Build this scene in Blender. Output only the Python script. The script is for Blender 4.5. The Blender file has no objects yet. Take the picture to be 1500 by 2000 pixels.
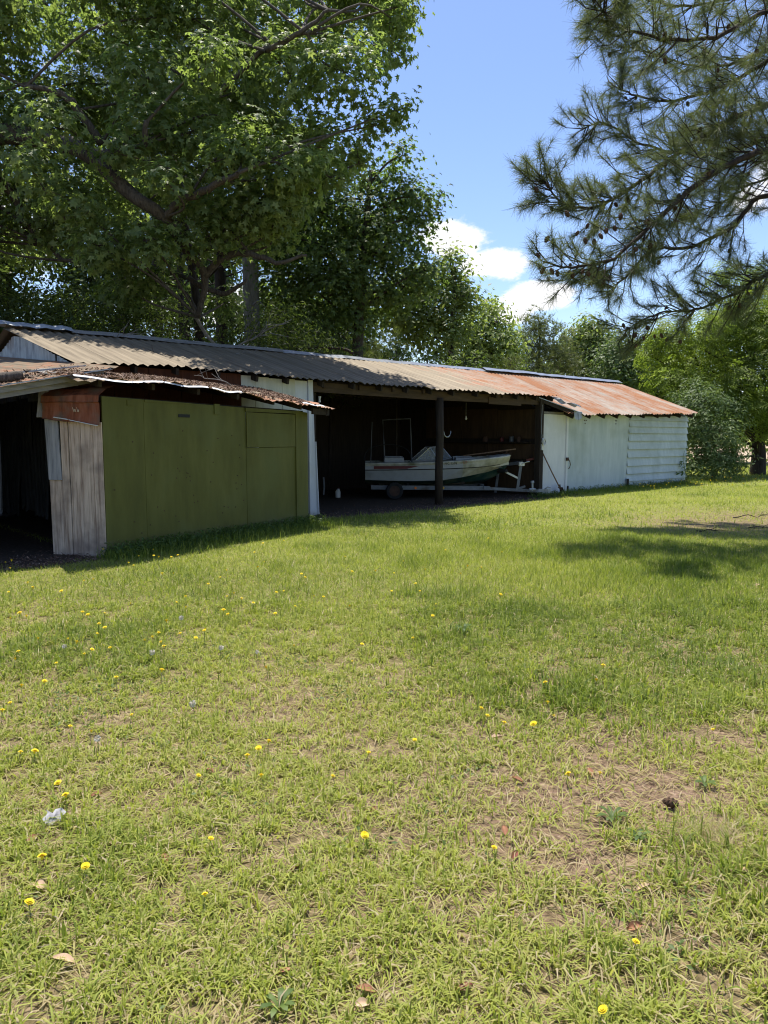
import bpy, math, random
import numpy as np
from mathutils import Vector, Matrix

# ------------------------------------------------------------------ camera, sky, sun, exposure
SC = bpy.context.scene
COL = SC.collection
F_PX = 1450.0
PITCH = math.atan(147 / 1450)
EYE = 1.6
cam_d = bpy.data.cameras.new("camera")
cam = bpy.data.objects.new("camera", cam_d)
COL.objects.link(cam)
cam.location = (0, 0, EYE)
cam.rotation_euler = (math.pi / 2 - PITCH, 0, 0)
cam_d.sensor_fit = 'VERTICAL'
cam_d.sensor_height = 36.0
cam_d.lens = 36.0 * F_PX / 2000.0
cam_d.clip_start = 0.05
cam_d.clip_end = 3000
SC.camera = cam

SUN_EL = math.radians(73)
SUN_AZ = math.radians(-12)            # clockwise from +Y
SUN_DIR = Vector((math.cos(SUN_EL) * math.sin(SUN_AZ), math.cos(SUN_EL) * math.cos(SUN_AZ), math.sin(SUN_EL)))
sun_d = bpy.data.lights.new("sun", 'SUN')
sun_d.energy = 4.5
sun_d.angle = math.radians(0.53)
sun_d.color = (1.0, 0.95, 0.86)
sun = bpy.data.objects.new("sun", sun_d)
sun.rotation_euler = SUN_DIR.to_track_quat('Z', 'Y').to_euler()
COL.objects.link(sun)


def ray(u, v):
    x = (u - 750) / F_PX
    y = (1000 - v) / F_PX
    return np.array([x, math.cos(PITCH) + y * math.sin(PITCH), y * math.cos(PITCH) - math.sin(PITCH)])


def at(u, v, Y):
    d = ray(u, v)
    return np.array([0, 0, EYE]) + d * (Y / d[1])


def gnd(u, v, z=0.0):
    d = ray(u, v)
    return np.array([0, 0, EYE]) + d * ((z - EYE) / d[2])


W = bpy.data.worlds.new("World")
SC.world = W
W.use_nodes = True
nt = W.node_tree
nt.nodes.clear()
N = nt.nodes.new
L = nt.links.new


def wmath(op, a, b=None, c=None):
    n = N('ShaderNodeMath')
    n.operation = op
    for i, x in enumerate((a, b, c)):
        if x is None:
            continue
        if isinstance(x, (int, float)):
            n.inputs[i].default_value = x
        else:
            L(x, n.inputs[i])
    return n.outputs[0]


sky = N('ShaderNodeTexSky')
sky.sky_type = 'NISHITA'
sky.sun_disc = False
sky.sun_elevation = SUN_EL
sky.sun_rotation = SUN_AZ % (2 * math.pi)
sky.air_density = 1.0
sky.dust_density = 0.6
sky.ozone_density = 1.6
tc = N('ShaderNodeTexCoord')
mp = N('ShaderNodeMapping')
mp.inputs['Scale'].default_value = (1, 1, 1.9)
L(tc.outputs['Generated'], mp.inputs['Vector'])
n1 = N('ShaderNodeTexNoise')
n1.inputs['Scale'].default_value = 8.5
n1.inputs['Detail'].default_value = 9
n1.inputs['Roughness'].default_value = 0.68
L(mp.outputs[0], n1.inputs['Vector'])
bumps = None
for (u, v, su, sv, amp) in [(880, 462, 80, 44, 1.1), (960, 520, 85, 34, .95), (1055, 580, 85, 32, 1.1), (1000, 612, 70, 26, .8),
                            (1500, 370, 60, 60, .8), (380, 600, 210, 60, .9), (-250, 420, 300, 120, .9), (1900, 560, 280, 90, .9), (2500, 300, 260, 120, .8)]:
    d = Vector(ray(u, v)).normalized()
    s = N('ShaderNodeVectorMath')
    s.operation = 'SUBTRACT'
    L(tc.outputs['Generated'], s.inputs[0])
    s.inputs[1].default_value = d
    m = N('ShaderNodeVectorMath')
    m.operation = 'MULTIPLY'
    L(s.outputs[0], m.inputs[0])
    m.inputs[1].default_value = (1450 / su, 1450 / su * .5, 1450 / sv)
    ln = N('ShaderNodeVectorMath')
    ln.operation = 'LENGTH'
    L(m.outputs[0], ln.inputs[0])
    mr = N('ShaderNodeMapRange')
    mr.interpolation_type = 'SMOOTHSTEP'
    L(ln.outputs['Value'], mr.inputs['Value'])
    mr.inputs['From Min'].default_value = 1.5
    mr.inputs['From Max'].default_value = 0.1
    mr.inputs['To Min'].default_value = 0
    mr.inputs['To Max'].default_value = amp
    bumps = mr.outputs[0] if bumps is None else wmath('MAXIMUM', bumps, mr.outputs[0])
dens = wmath('ADD', wmath('MULTIPLY', n1.outputs['Fac'], 1.0), wmath('MULTIPLY', bumps, 0.5))
cm = N('ShaderNodeMapRange')
cm.interpolation_type = 'SMOOTHSTEP'
L(dens, cm.inputs['Value'])
cm.inputs['From Min'].default_value = 0.70
cm.inputs['From Max'].default_value = 0.86
cmix = N('ShaderNodeMix')
cmix.data_type = 'RGBA'
L(cm.outputs[0], cmix.inputs['Factor'])
hs = N('ShaderNodeHueSaturation')
hs.inputs['Saturation'].default_value = 1.12
hs.inputs['Hue'].default_value = 0.51
hs.inputs['Value'].default_value = 1.05
L(sky.outputs[0], hs.inputs['Color'])
L(hs.outputs[0], cmix.inputs['A'])
cmix.inputs['B'].default_value = (6.0, 6.0, 6.15, 1)
bg = N('ShaderNodeBackground')
bg.inputs['Strength'].default_value = 0.112
L(cmix.outputs['Result'], bg.inputs['Color'])
wo = N('ShaderNodeOutputWorld')
L(bg.outputs[0], wo.inputs['Surface'])

SC.view_settings.view_transform = 'Standard'
SC.view_settings.look = 'None'
SC.view_settings.exposure = 0.82
SC.view_settings.gamma = 1.0
SC.view_settings.use_curve_mapping = False
SC.cycles.max_bounces = 6
SC.cycles.diffuse_bounces = 3
SC.cycles.glossy_bounces = 2
SC.cycles.transmission_bounces = 4
SC.cycles.transparent_max_bounces = 6
SC.cycles.use_denoising = True
SC.cycles.filter_width = 1.1

rng = np.random.default_rng(7)
random.seed(7)

# ------------------------------------------------------------------ helpers


def vnoise(x, y, scale, seed=0):
    """smooth value noise 0..1 (numpy)"""
    x = np.asarray(x, float) / scale + 1000.3
    y = np.asarray(y, float) / scale + 1000.7
    xi = np.floor(x).astype(np.int64)
    yi = np.floor(y).astype(np.int64)
    fx = x - xi
    fy = y - yi
    fx = fx * fx * (3 - 2 * fx)
    fy = fy * fy * (3 - 2 * fy)

    def h(i, j):
        n = (i * 374761393 + j * 668265263 + seed * 1442695041) & 0xFFFFFFFF
        n = ((n ^ (n >> 13)) * 1274126177) & 0xFFFFFFFF
        return ((n ^ (n >> 16)) & 0xFFFF) / 65535.0
    return (h(xi, yi) * (1 - fx) + h(xi + 1, yi) * fx) * (1 - fy) + (h(xi, yi + 1) * (1 - fx) + h(xi + 1, yi + 1) * fx) * fy


def fbm(x, y, scale, seed=0, octs=3):
    s = 0
    a = 1.0
    t = 0
    for o in range(octs):
        s = s + a * vnoise(x, y, scale / 2 ** o, seed + o * 17)
        t += a
        a *= .5
    return s / t


def tag(o, label=None, cat=None, group=None, kind=None):
    if label:
        o["label"] = label
    if cat:
        o["category"] = cat
    if group:
        o["group"] = group
    if kind:
        o["kind"] = kind
    return o


def empty(name, loc=(0, 0, 0), rz=0.0, parent=None):
    o = bpy.data.objects.new(name, None)
    o.empty_display_size = .2
    COL.objects.link(o)
    o.location = loc
    o.rotation_euler = (0, 0, rz)
    if parent:
        o.parent = parent
    return o


def mesh_np(name, V, faces, attrs=None, smooth=False):
    """fast mesh from numpy: faces = list of (m,k) int arrays; attrs = {name: per-vertex float array}"""
    me = bpy.data.meshes.new(name)
    V = np.ascontiguousarray(V, dtype=np.float32)
    me.vertices.add(len(V))
    me.vertices.foreach_set('co', V.ravel())
    nl = sum(f.size for f in faces)
    npoly = sum(len(f) for f in faces)
    me.loops.add(nl)
    me.polygons.add(npoly)
    me.loops.foreach_set('vertex_index', np.concatenate([f.ravel() for f in faces]).astype(np.int32))
    tot = np.concatenate([np.full(len(f), f.shape[1], np.int32) for f in faces])
    st = np.concatenate([[0], np.cumsum(tot)[:-1]]).astype(np.int32)
    me.polygons.foreach_set('loop_start', st)
    me.polygons.foreach_set('loop_total', tot)
    if smooth:
        me.polygons.foreach_set('use_smooth', np.ones(npoly, bool))
    for k, a in (attrs or {}).items():
        at_ = me.attributes.new(k, 'FLOAT', 'POINT')
        at_.data.foreach_set('value', np.ascontiguousarray(a, dtype=np.float32))
    me.update(calc_edges=True)
    return me


def link(name, me, mat, parent=None):
    o = bpy.data.objects.new(name, me)
    COL.objects.link(o)
    if mat is not None and not me.materials:
        me.materials.append(mat)
    if parent:
        o.parent = parent
    return o


class MB:
    def __init__(s):
        s.v = []
        s.f = []

    def add(s, vs, fs):
        b = len(s.v)
        s.v += [tuple(map(float, p)) for p in vs]
        s.f += [tuple(b + i for i in f) for f in fs]
        return s

    def hexa(s, c):  # 8 corners bottom 0-3, top 4-7
        return s.add(c, [(3, 2, 1, 0), (4, 5, 6, 7), (0, 1, 5, 4), (1, 2, 6, 5), (2, 3, 7, 6), (3, 0, 4, 7)])

    def box(s, lo, hi):
        x0, y0, z0 = lo
        x1, y1, z1 = hi
        return s.hexa([(x0, y0, z0), (x1, y0, z0), (x1, y1, z0), (x0, y1, z0), (x0, y0, z1), (x1, y0, z1), (x1, y1, z1), (x0, y1, z1)])

    def beam(s, p0, p1, w, h, up=(0, 0, 1), w1=None, h1=None):
        p0 = np.array(p0, float)
        p1 = np.array(p1, float)
        d = p1 - p0
        d /= np.linalg.norm(d)
        up = np.array(up, float)
        sd = np.cross(d, up)
        sd /= np.linalg.norm(sd)
        u2 = np.cross(sd, d)
        w1 = w if w1 is None else w1
        h1 = h if h1 is None else h1
        c = []
        for P, ww, hh in ((p0, w, h), (p1, w1, h1)):
            c += [P - sd * ww / 2 - u2 * hh / 2, P + sd * ww / 2 - u2 * hh / 2, P + sd * ww / 2 + u2 * hh / 2, P - sd * ww / 2 + u2 * hh / 2]
        return s.add(c, [(0, 1, 2, 3), (7, 6, 5, 4), (4, 5, 1, 0), (5, 6, 2, 1), (6, 7, 3, 2), (7, 4, 0, 3)])

    def tube(s, pts, rads, n=8, cap=True):
        pts = [np.array(p, float) for p in pts]
        if isinstance(rads, (int, float)):
            rads = [rads] * len(pts)
        b = len(s.v)
        ref = np.array([.31, .17, .93])
        for i, p in enumerate(pts):
            d = pts[min(i + 1, len(pts) - 1)] - pts[max(i - 1, 0)]
            d /= max(np.linalg.norm(d), 1e-9)
            sd = np.cross(d, ref)
            if np.linalg.norm(sd) < .05:
                sd = np.cross(d, np.array([1, 0, 0]))
            sd /= np.linalg.norm(sd)
            u2 = np.cross(sd, d)
            for k in range(n):
                a = 2 * math.pi * k / n
                s.v.append(tuple(p + (sd * math.cos(a) + u2 * math.sin(a)) * rads[i]))
        for i in range(len(pts) - 1):
            for k in range(n):
                s.f.append((b + i * n + k, b + i * n + (k + 1) % n, b + (i + 1) * n + (k + 1) % n, b + (i + 1) * n + k))
        if cap:
            s.f.append(tuple(b + k for k in range(n))[::-1])
            s.f.append(tuple(b + (len(pts) - 1) * n + k for k in range(n)))
        return s

    def build(s, name, mat, parent=None, smooth=False):
        me = bpy.data.meshes.new(name)
        me.from_pydata(s.v, [], s.f)
        if smooth:
            for p in me.polygons:
                p.use_smooth = True
        me.update()
        return link(name, me, mat, parent)


def spline(pts, rads, sub=4):
    """Catmull-Rom through pts (with radii)"""
    P = [np.array(p, float) for p in pts]
    out = []
    ro = []
    for i in range(len(P) - 1):
        p0 = P[max(i - 1, 0)]
        p1 = P[i]
        p2 = P[i + 1]
        p3 = P[min(i + 2, len(P) - 1)]
        for k in range(sub):
            t = k / sub
            out.append(.5 * ((2 * p1) + (p2 - p0) * t + (2 * p0 - 5 * p1 + 4 * p2 - p3) * t * t + (3 * p1 - p0 - 3 * p2 + p3) * t ** 3))
            ro.append(rads[i] * (1 - t) + rads[i + 1] * t)
    out.append(P[-1])
    ro.append(rads[-1])
    return out, ro


# ------------------------------------------------------------------ materials
def nodes_of(name):
    m = bpy.data.materials.new(name)
    m.use_nodes = True
    n = m.node_tree
    n.nodes.clear()
    return m, n


def pmat(name, cols, scale=(1, 1, 1), ns=4.0, detail=6, rough=.8, bump=.3, bs=None, spec=.25, metal=0.0, lo=.3, hi=.7, dirt=None, dirt_ns=1.2, dirt_lo=.5, dirt_hi=.75, distort=0.0, bump_dist=.01, splash=None, splash_h=.3):
    """noise-mottled surface: colour ramp over stretched noise, second blotchy 'dirt' colour, bump"""
    m, t = nodes_of(name)
    Nn = t.nodes.new
    Ll = t.links.new
    tc = Nn('ShaderNodeTexCoord')
    mp = Nn('ShaderNodeMapping')
    mp.inputs['Scale'].default_value = scale
    Ll(tc.outputs['Object'], mp.inputs['Vector'])
    no = Nn('ShaderNodeTexNoise')
    no.inputs['Scale'].default_value = ns
    no.inputs['Detail'].default_value = detail
    no.inputs['Roughness'].default_value = .62
    no.inputs['Distortion'].default_value = distort
    Ll(mp.outputs[0], no.inputs['Vector'])
    cr = Nn('ShaderNodeValToRGB')
    el = cr.color_ramp.elements
    k = len(cols)
    while len(el) < k:
        el.new(.5)
    for i, c in enumerate(cols):
        el[i].position = lo + (hi - lo) * i / max(k - 1, 1)
        el[i].color = (*c, 1)
    Ll(no.outputs['Fac'], cr.inputs[0])
    colr = cr.outputs[0]
    if dirt:
        n2 = Nn('ShaderNodeTexNoise')
        n2.inputs['Scale'].default_value = dirt_ns
        n2.inputs['Detail'].default_value = 7
        Ll(tc.outputs['Object'], n2.inputs['Vector'])
        mr = Nn('ShaderNodeMapRange')
        mr.inputs['From Min'].default_value = dirt_lo
        mr.inputs['From Max'].default_value = dirt_hi
        Ll(n2.outputs['Fac'], mr.inputs['Value'])
        mx = Nn('ShaderNodeMix')
        mx.data_type = 'RGBA'
        Ll(mr.outputs[0], mx.inputs['Factor'])
        Ll(colr, mx.inputs['A'])
        mx.inputs['B'].default_value = (*dirt, 1)
        colr = mx.outputs['Result']
    if splash:          # rain-splashed soil and algae at the foot of a wall, ragged upper edge
        sx = Nn('ShaderNodeSeparateXYZ')
        Ll(tc.outputs['Object'], sx.inputs[0])
        n5 = Nn('ShaderNodeTexNoise')
        n5.inputs['Scale'].default_value = 5
        n5.inputs['Detail'].default_value = 8
        n5.inputs['Roughness'].default_value = .7
        Ll(tc.outputs['Object'], n5.inputs['Vector'])
        ma = Nn('ShaderNodeMath')
        ma.operation = 'MULTIPLY_ADD'
        Ll(n5.outputs['Fac'], ma.inputs[0])
        ma.inputs[1].default_value = -splash_h * 1.6
        Ll(sx.outputs['Z'], ma.inputs[2])
        mr5 = Nn('ShaderNodeMapRange')
        mr5.inputs['From Min'].default_value = -splash_h * .35
        mr5.inputs['From Max'].default_value = -splash_h * .95
        Ll(ma.outputs[0], mr5.inputs['Value'])
        mr5.inputs['To Max'].default_value = .85
        mx5 = Nn('ShaderNodeMix')
        mx5.data_type = 'RGBA'
        Ll(mr5.outputs[0], mx5.inputs['Factor'])
        Ll(colr, mx5.inputs['A'])
        mx5.inputs['B'].default_value = (*splash, 1)
        colr = mx5.outputs['Result']
    b = Nn('ShaderNodeBsdfPrincipled')
    Ll(colr, b.inputs['Base Color'])
    b.inputs['Roughness'].default_value = rough
    b.inputs['Metallic'].default_value = metal
    b.inputs['Specular IOR Level'].default_value = spec
    if bump:
        bp = Nn('ShaderNodeBump')
        bp.inputs['Strength'].default_value = bump
        bp.inputs['Distance'].default_value = bump_dist
        if bs:
            n3 = Nn('ShaderNodeTexNoise')
            n3.inputs['Scale'].default_value = bs
            n3.inputs['Detail'].default_value = 5
            Ll(mp.outputs[0], n3.inputs['Vector'])
            Ll(n3.outputs['Fac'], bp.inputs['Height'])
        else:
            Ll(no.outputs['Fac'], bp.inputs['Height'])
        Ll(bp.outputs[0], b.inputs['Normal'])
    o = Nn('ShaderNodeOutputMaterial')
    Ll(b.outputs[0], o.inputs[0])
    return m


def leafmat(name, stops, trans=.35, rough=.5, spec=.3, tgain=1.3):
    """leaf / blade: colour from the per-leaf 'var' attribute, part of the light passes through"""
    m, t = nodes_of(name)
    Nn = t.nodes.new
    Ll = t.links.new
    a = Nn('ShaderNodeAttribute')
    a.attribute_name = 'var'
    cr = Nn('ShaderNodeValToRGB')
    el = cr.color_ramp.elements
    while len(el) < len(stops):
        el.new(.5)
    for i, (p, c) in enumerate(stops):
        el[i].position = p
        el[i].color = (*c, 1)
    Ll(a.outputs['Fac'], cr.inputs[0])
    b = Nn('ShaderNodeBsdfPrincipled')
    Ll(cr.outputs[0], b.inputs['Base Color'])
    b.inputs['Roughness'].default_value = rough
    b.inputs['Specular IOR Level'].default_value = spec
    tr = Nn('ShaderNodeBsdfTranslucent')
    g = Nn('ShaderNodeMix')
    g.data_type = 'RGBA'
    g.blend_type = 'MULTIPLY'
    g.inputs['Factor'].default_value = 1
    Ll(cr.outputs[0], g.inputs['A'])
    g.inputs['B'].default_value = (tgain * 1.05, tgain * 1.1, tgain * .55, 1)
    Ll(g.outputs['Result'], tr.inputs['Color'])
    mx = Nn('ShaderNodeMixShader')
    mx.inputs[0].default_value = trans
    Ll(b.outputs[0], mx.inputs[1])
    Ll(tr.outputs[0], mx.inputs[2])
    o = Nn('ShaderNodeOutputMaterial')
    Ll(mx.outputs[0], o.inputs[0])
    return m


def tinmat(name, base, base2, rustc, rust_default=0.0, rough=.62, metal=.15):
    """old corrugated sheet: streaks run down the slope, rust amount read from the object's own 'rust' value"""
    m, t = nodes_of(name)
    Nn = t.nodes.new
    Ll = t.links.new
    tc = Nn('ShaderNodeTexCoord')
    at_ = Nn('ShaderNodeAttribute')
    at_.attribute_type = 'OBJECT'
    at_.attribute_name = 'rust'
    mp = Nn('ShaderNodeMapping')
    mp.inputs['Scale'].default_value = (10, .5, .5)
    Ll(tc.outputs['Object'], mp.inputs['Vector'])
    n1 = Nn('ShaderNodeTexNoise')
    n1.inputs['Scale'].default_value = 1.6
    n1.inputs['Detail'].default_value = 8
    n1.inputs['Roughness'].default_value = .65
    Ll(mp.outputs[0], n1.inputs['Vector'])
    n2 = Nn('ShaderNodeTexNoise')
    n2.inputs['Scale'].default_value = 1.1
    n2.inputs['Detail'].default_value = 9
    n2.inputs['Roughness'].default_value = .68
    Ll(tc.outputs['Object'], n2.inputs['Vector'])
    mxb = Nn('ShaderNodeMix')
    mxb.data_type = 'RGBA'
    cr0 = Nn('ShaderNodeMapRange')
    cr0.inputs['From Min'].default_value = .3
    cr0.inputs['From Max'].default_value = .65
    Ll(n1.outputs['Fac'], cr0.inputs['Value'])
    Ll(cr0.outputs[0], mxb.inputs['Factor'])
    mxb.inputs['A'].default_value = (*base, 1)
    mxb.inputs['B'].default_value = (*base2, 1)
    ad = Nn('ShaderNodeMath')
    ad.operation = 'MULTIPLY_ADD'
    Ll(n1.outputs['Fac'], ad.inputs[0])
    ad.inputs[1].default_value = .75
    Ll(n2.outputs['Fac'], ad.inputs[2])
    s2 = Nn('ShaderNodeMath')
    s2.operation = 'ADD'
    Ll(ad.outputs[0], s2.inputs[0])
    Ll(at_.outputs['Fac'], s2.inputs[1])
    mr = Nn('ShaderNodeMapRange')
    mr.inputs['From Min'].default_value = 1.12
    mr.inputs['From Max'].default_value = 1.45
    Ll(s2.outputs[0], mr.inputs['Value'])
    rc = Nn('ShaderNodeMix')
    rc.data_type = 'RGBA'
    n4 = Nn('ShaderNodeTexNoise')
    n4.inputs['Scale'].default_value = 9
    n4.inputs['Detail'].default_value = 6
    Ll(mp.outputs[0], n4.inputs['Vector'])
    Ll(n4.outputs['Fac'], rc.inputs['Factor'])
    rc.inputs['A'].default_value = (rustc[0] * .55, rustc[1] * .45, rustc[2] * .4, 1)
    rc.inputs['B'].default_value = (rustc[0] * 1.45, rustc[1] * 1.45, rustc[2] * 1.4, 1)
    mx = Nn('ShaderNodeMix')
    mx.data_type = 'RGBA'
    Ll(mr.outputs[0], mx.inputs['Factor'])
    Ll(mxb.outputs['Result'], mx.inputs['A'])
    Ll(rc.outputs['Result'], mx.inputs['B'])
    b = Nn('ShaderNodeBsdfPrincipled')
    Ll(mx.outputs['Result'], b.inputs['Base Color'])
    b.inputs['Roughness'].default_value = rough
    b.inputs['Metallic'].default_value = metal
    b.inputs['Specular IOR Level'].default_value = .3
    bp = Nn('ShaderNodeBump')
    bp.inputs['Strength'].default_value = .25
    bp.inputs['Distance'].default_value = .01
    Ll(n4.outputs['Fac'], bp.inputs['Height'])
    Ll(bp.outputs[0], b.inputs['Normal'])
    o = Nn('ShaderNodeOutputMaterial')
    Ll(b.outputs[0], o.inputs[0])
    return m


M = {}
M['tin'] = tinmat('old_tin', (.115, .087, .054), (.225, .178, .116), (.30, .10, .042))
M['tin_pale'] = tinmat('rusting_galvanised_tin', (.22, .19, .155), (.43, .38, .32), (.27, .112, .042), rough=.78, metal=.0)
M['galv'] = pmat('galvanised', [(.24, .255, .28), (.36, .38, .41)], ns=5, rough=.38, bump=.05, metal=.55, spec=.4)
M['galv_old'] = pmat('galvanised_weathered', [(.16, .17, .19), (.32, .34, .36), (.42, .44, .46)], scale=(3, 3, .8), ns=3, rough=.55, bump=.1, metal=.3, dirt=(.15, .09, .06), dirt_lo=.58, dirt_hi=.75)
M['galv_dark'] = pmat('galvanised_dull_shade_tone', [(.05, .052, .056), (.12, .124, .13)], scale=(3, 3, .8), ns=3, rough=.5, bump=.1, metal=.3)  # darker galvanised tone; on the gable it stands in for carport shade
M['rust'] = pmat('rust_sheet', [(.10, .035, .018), (.24, .075, .035), (.30, .12, .07)], scale=(4, 4, .7), ns=3, rough=.75, bump=.3, dirt=(.16, .12, .085), dirt_lo=.5, dirt_hi=.7, dirt_ns=3)
M['rust_brown'] = pmat('brown_board', [(.055, .018, .010), (.11, .036, .018)], scale=(5, 5, .6), ns=3, rough=.8, bump=.2)
M['green'] = pmat('olive_green_paint', [(.076, .075, .013), (.100, .098, .018), (.128, .124, .029)], scale=(2.2, 2.2, .5), ns=2.0, lo=.28, hi=.74, rough=.62, bump=.06, bs=22, spec=.3, dirt=(.110, .118, .034), dirt_ns=1.3, dirt_lo=.5, dirt_hi=.8, bump_dist=.006, splash=(.115, .115, .06), splash_h=.42)
M['white'] = pmat('chalky_white_paint', [(.58, .59, .60), (.70, .705, .71)], scale=(2, 2, .5), ns=2.4, rough=.7, bump=.08, dirt=(.52, .53, .50), dirt_ns=1.5, dirt_lo=.55, dirt_hi=.85, splash=(.33, .33, .24), splash_h=.22)
M['white_cyan'] = pmat('pale_blue_white_paint', [(.40, .455, .455), (.54, .585, .585)], scale=(2.2, 2.2, .35), ns=2.2, rough=.68, bump=.08, dirt=(.33, .37, .33), dirt_ns=1.6, dirt_lo=.5, dirt_hi=.85, splash=(.27, .29, .19), splash_h=.36)
M['cream'] = pmat('cream_boards', [(.50, .50, .42), (.64, .63, .54)], scale=(4, 4, .5), ns=2.4, rough=.75, bump=.12)
M['plank'] = pmat('weathered_plank', [(.28, .19, .135), (.57, .43, .325), (.72, .57, .44)], scale=(11, 11, .75), ns=2.3, detail=9, rough=.85, bump=.55, lo=.32, hi=.66, dirt=(.22, .165, .135), dirt_ns=2.2, dirt_lo=.5, dirt_hi=.72)
M['plank_grey'] = pmat('grey_plank', [(.14, .14, .15), (.32, .32, .33), (.42, .41, .41)], scale=(11, 11, .75), ns=2.3, detail=9, rough=.85, bump=.5, lo=.32, hi=.66)
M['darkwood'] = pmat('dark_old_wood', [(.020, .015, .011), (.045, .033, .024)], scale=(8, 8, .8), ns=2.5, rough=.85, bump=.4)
M['header'] = pmat('brown_header_wood', [(.040, .026, .015), (.085, .055, .032)], scale=(.8, 6, 6), ns=3, rough=.8, bump=.4)
M['fascia'] = pmat('grey_fascia', [(.13, .12, .105), (.27, .25, .22)], scale=(1.2, 6, 6), ns=3, rough=.85, bump=.4)
M['ply'] = pmat('brown_plywood', [(.050, .029, .015), (.095, .057, .030)], scale=(5, 5, .8), ns=2, rough=.75, bump=.15)
M['dirtfloor'] = pmat('dirt_floor', [(.035, .027, .02), (.075, .058, .042), (.115, .09, .066)], ns=9, detail=9, rough=.95, bump=.8, bs=40, dirt=(.09, .06, .04), dirt_ns=3, bump_dist=.02)
M['bark'] = pmat('bark', [(.035, .029, .023), (.085, .07, .056), (.13, .11, .09)], scale=(7, 7, 1.6), ns=3.2, rough=.9, bump=1.0, bump_dist=.03)
M['bark_dark'] = pmat('dark_bark', [(.022, .017, .014), (.06, .045, .036)], scale=(6, 6, 1.5), ns=3.4, rough=.9, bump=1.0, bump_dist=.03)
M['bark_pale'] = pmat('grey_bark', [(.10, .095, .088), (.22, .21, .195)], scale=(9, 9, 1.4), ns=3.4, rough=.9, bump=1.0, bump_dist=.03)
M['deadwood'] = pmat('dead_wood', [(.12, .105, .09), (.26, .235, .205)], scale=(5, 5, 5), ns=3, rough=.9, bump=.4)
M['cone'] = pmat('pine_cone', [(.035, .02, .012), (.10, .06, .035)], ns=14, rough=.85, bump=.6)
M['chrome'] = pmat('dull_aluminium', [(.40, .41, .42), (.55, .56, .57)], ns=6, rough=.4, metal=.7, bump=.05)
M['trailer'] = pmat('trailer_grey_paint', [(.13, .135, .14), (.22, .23, .235)], ns=5, rough=.55, bump=.1, dirt=(.09, .075, .06), dirt_ns=4, dirt_lo=.55, dirt_hi=.7)
M['tyre'] = pmat('tyre_rubber', [(.012, .012, .012), (.03, .03, .03)], ns=10, rough=.9, bump=.1)
M['orange'] = pmat('amber_reflector', [(.75, .16, .02), (.85, .22, .03)], ns=5, rough=.3, bump=0)
M['yellow_refl'] = pmat('yellow_reflector', [(.60, .33, .03), (.70, .40, .05)], ns=5, rough=.3, bump=0)
M['hullwhite'] = pmat('hull_white', [(.28, .29, .295), (.38, .39, .39)], ns=2.5, rough=.5, bump=.02, dirt=(.16, .165, .145), dirt_ns=2.5, dirt_lo=.5, dirt_hi=.8)
M['hullcream'] = pmat('hull_bow_stained', [(.36, .35, .28), (.52, .50, .42)], scale=(3, 3, 1), ns=3, rough=.5, bump=.03, dirt=(.15, .15, .08), dirt_ns=3, dirt_lo=.5, dirt_hi=.75)
M['hullgreen'] = pmat('hull_green', [(.008, .028, .025), (.018, .05, .042)], ns=3, rough=.5, bump=.03, dirt=(.10, .12, .08), dirt_ns=3)
M['maroon'] = pmat('maroon_stripe', [(.09, .018, .016), (.12, .025, .022)], ns=3, rough=.5, bump=0)
M['red'] = pmat('red_vinyl', [(.42, .02, .05), (.5, .03, .06)], ns=3, rough=.5, bump=0)
M['black'] = pmat('black_trim', [(.01, .01, .01), (.025, .025, .025)], ns=5, rough=.6, bump=0)
M['handle'] = pmat('tool_handle_wood', [(.12, .07, .04), (.24, .15, .09)], scale=(6, 6, 1), ns=4, rough=.7, bump=.1)
M['iron'] = pmat('rusty_iron', [(.05, .03, .022), (.11, .06, .04)], ns=9, rough=.8, bump=.3)
M['yellow'] = pmat('yellow_petals', [(.72, .52, .01), (.85, .66, .03)], ns=30, rough=.7, bump=0)
M['stem'] = pmat('green_stem', [(.10, .15, .04), (.15, .2, .06)], ns=10, rough=.7, bump=0)
M['puff'] = pmat('seed_puff', [(.55, .50, .42), (.66, .61, .53)], ns=30, rough=.9, bump=0)
M['dead_leaf'] = pmat('dead_leaf', [(.20, .085, .04), (.36, .18, .10)], ns=25, rough=.75, bump=.1)
M['dead_leaf_red'] = pmat('dead_leaf_red', [(.16, .05, .035), (.22, .08, .05)], ns=25, rough=.75, bump=.1)
M['dead_leaf_tan'] = pmat('dead_leaf_tan', [(.42, .28, .17), (.55, .40, .27)], ns=25, rough=.75, bump=.1)
M['paper'] = pmat('pale_bark_scrap', [(.22, .21, .21), (.46, .45, .45)], ns=30, rough=.8, bump=.2)
M['switch'] = pmat('ivory_plastic', [(.55, .54, .5), (.6, .59, .55)], ns=5, rough=.5, bump=0)

glass, gtree = nodes_of('cloudy_windshield')
_b = gtree.nodes.new('ShaderNodeBsdfPrincipled')
_b.inputs['Base Color'].default_value = (.35, .38, .38, 1)
_b.inputs['Roughness'].default_value = .35
_b.inputs['Alpha'].default_value = .45
_o = gtree.nodes.new('ShaderNodeOutputMaterial')
gtree.links.new(_b.outputs[0], _o.inputs[0])
M['glass'] = glass

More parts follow.
